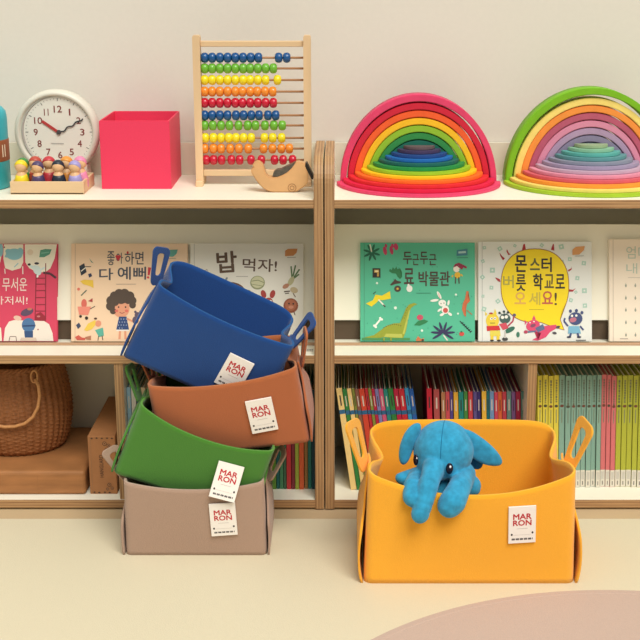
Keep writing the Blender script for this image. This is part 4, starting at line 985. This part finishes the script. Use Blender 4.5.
# ------------------------------------------------------------------ wooden rainbows: nested arches and a stepped pile of half discs
def rainbow(cxpix, word, arches, discs, R, r_d0, dstep, dth, grp, astep, Yb=0.2036, lead=0.0, first_gap=0.0):
    cx = at_y(cxpix, 180, Yb).x
    N = 40
    for i, (rgb, nm) in enumerate(arches):
        ro = R - astep*i - (first_gap if i else 0); ri = ro - astep*0.92; asp = 1.125
        yo = -0.004 if (i == 0 and lead) else 0.002 + 0.0006*i
        bm = B()
        out = [(ro*math.cos(PI*k/N), ro*asp*math.sin(PI*k/N)) for k in range(N + 1)]
        inn = [(ri*math.cos(PI*k/N), (ro*asp - astep*0.98)*math.sin(PI*k/N)) for k in range(N + 1)]
        pts = out + inn[::-1]
        F = [[bm.verts.new((x, y, z)) for x, z in pts] for y in (0, 0.062)]
        n = len(pts)
        for k in range(N):
            j = n - 1 - k
            bm.faces.new((F[0][k], F[0][k+1], F[0][j-1], F[0][j])); bm.faces.new((F[1][k+1], F[1][k], F[1][j], F[1][j-1]))
        for k in range(n):
            j = (k + 1) % n; bm.faces.new((F[0][j], F[0][k], F[1][k], F[1][j]))
        bmesh.ops.recalc_face_normals(bm, faces=bm.faces)
        es = [e for e in bm.edges if len(e.link_faces) == 2 and e.calc_face_angle(0) > 0.9]
        bmesh.ops.bevel(bm, geom=es, offset=0.0016, segments=2, affect='EDGES')
        o = obj('rainbow_arch', bm, mat('dye_%d_%d_%d' % rgb, rgb, 0.55, 0.06, 40, 0.05), loc=(cx, Yb + yo, TOPZ))
        for p in o.data.polygons: p.use_smooth = len(p.vertices) == 4 and abs(p.normal.y) < 0.9
        tag(o, '%s wooden arch, %s from outside in the %s' % (nm, ORD[i], word), 'wooden arch', grp + ' arches')
    z = TOPZ
    for i, (rgb, nm) in enumerate(discs):
        r = r_d0 - dstep*i
        bm = B(); pts = [Vector((r*math.cos(PI + PI*k/48), r*math.sin(PI + PI*k/48), 0)) for k in range(49)]
        loft(bm, [[p.copy() for p in pts], [p + Vector((0, 0, dth*0.98)) for p in pts]])
        bmesh.ops.recalc_face_normals(bm, faces=bm.faces)
        es = [e for e in bm.edges if len(e.link_faces) == 2 and e.calc_face_angle(0) > 0.9]
        bmesh.ops.bevel(bm, geom=es, offset=0.0012, segments=2, affect='EDGES')
        o = obj('half_disc', bm, mat('dye_%d_%d_%d' % rgb, rgb, 0.55, 0.06, 40, 0.05), loc=(cx, Yb, z))
        tag(o, '%s half-round wooden board, %s from the bottom before the %s' % (nm, ORD[i], word), 'wooden board', grp + ' boards')
        z += dth
rainbow(418.5, 'bright rainbow',
    [((222, 66, 108), 'pink'), ((206, 32, 58), 'crimson'), ((240, 96, 44), 'orange'), ((248, 192, 36), 'yellow'), ((146, 190, 48), 'lime'), ((48, 140, 72), 'green'), ((26, 108, 92), 'deep green'), ((24, 78, 110), 'dark teal'), ((30, 60, 120), 'navy')],
    [((226, 66, 110), 'pink'), ((222, 30, 72), 'raspberry'), ((226, 44, 52), 'red'), ((244, 112, 40), 'orange'), ((248, 200, 34), 'yellow'), ((154, 196, 44), 'lime'), ((36, 142, 74), 'green'), ((26, 104, 96), 'deep green'), ((30, 108, 184), 'bright blue'), ((34, 76, 140), 'dark blue'), ((70, 60, 96), 'indigo'), ((104, 88, 92), 'plum grey')],
    0.1735, 0.181, 0.0133, 0.0072, 'bright rainbow', 0.0145, first_gap=0.0015)
rainbow(589, 'pastel rainbow',
    [((122, 184, 30), 'green'), ((246, 220, 120), 'pale yellow'), ((242, 148, 62), 'orange'), ((184, 88, 112), 'mauve rose'), ((218, 140, 166), 'pink'), ((176, 148, 178), 'lilac'), ((140, 132, 160), 'violet grey'), ((120, 130, 150), 'slate'), ((96, 150, 150), 'teal')],
    [((166, 200, 46), 'lime'), ((242, 220, 118), 'pale yellow'), ((244, 156, 56), 'orange'), ((214, 98, 110), 'rose'), ((226, 150, 172), 'pink'), ((196, 168, 188), 'pale mauve'), ((162, 150, 178), 'lilac'), ((140, 146, 164), 'grey violet'), ((94, 150, 154), 'dusty teal'), ((94, 176, 168), 'turquoise'), ((140, 190, 160), 'mint'), ((156, 178, 140), 'sage')],
    0.186, 0.191, 0.0140, 0.0074, 'pastel rainbow', 0.0146, Yb=0.214, lead=1, first_gap=0.005)

# ------------------------------------------------------------------ light
w = bpy.data.worlds.new('daylight'); SC.world = w; w.use_nodes = True
nt = w.node_tree; bg = nt.nodes['Background']
tc = nt.nodes.new('ShaderNodeTexCoord'); sx = nt.nodes.new('ShaderNodeSeparateXYZ'); rp = nt.nodes.new('ShaderNodeValToRGB')
nt.links.new(tc.outputs['Generated'], sx.inputs[0]); nt.links.new(sx.outputs['Z'], rp.inputs['Fac']); nt.links.new(rp.outputs['Color'], bg.inputs['Color'])
rp.color_ramp.elements[0].position = 0.0; rp.color_ramp.elements[0].color = (0.28, 0.27, 0.245, 1)
rp.color_ramp.elements[1].position = 0.75; rp.color_ramp.elements[1].color = (1.0, 0.985, 0.93, 1)
bg.inputs['Strength'].default_value = 0.75
def sun(name, direction, strength, angle, color):
    l = bpy.data.lights.new(name, 'SUN'); l.energy = strength; l.angle = math.radians(angle); l.color = color
    o = bpy.data.objects.new(name, l); COL.objects.link(o)
    o.rotation_euler = Vector(direction).to_track_quat('-Z', 'Y').to_euler()
sun('window_daylight', (-0.28, 0.68, -0.98), 2.5, 32, (1.0, 0.97, 0.905))
SC.view_settings.view_transform = 'Standard'; SC.view_settings.look = 'None'; SC.view_settings.gamma = 1; SC.view_settings.exposure = 0.06
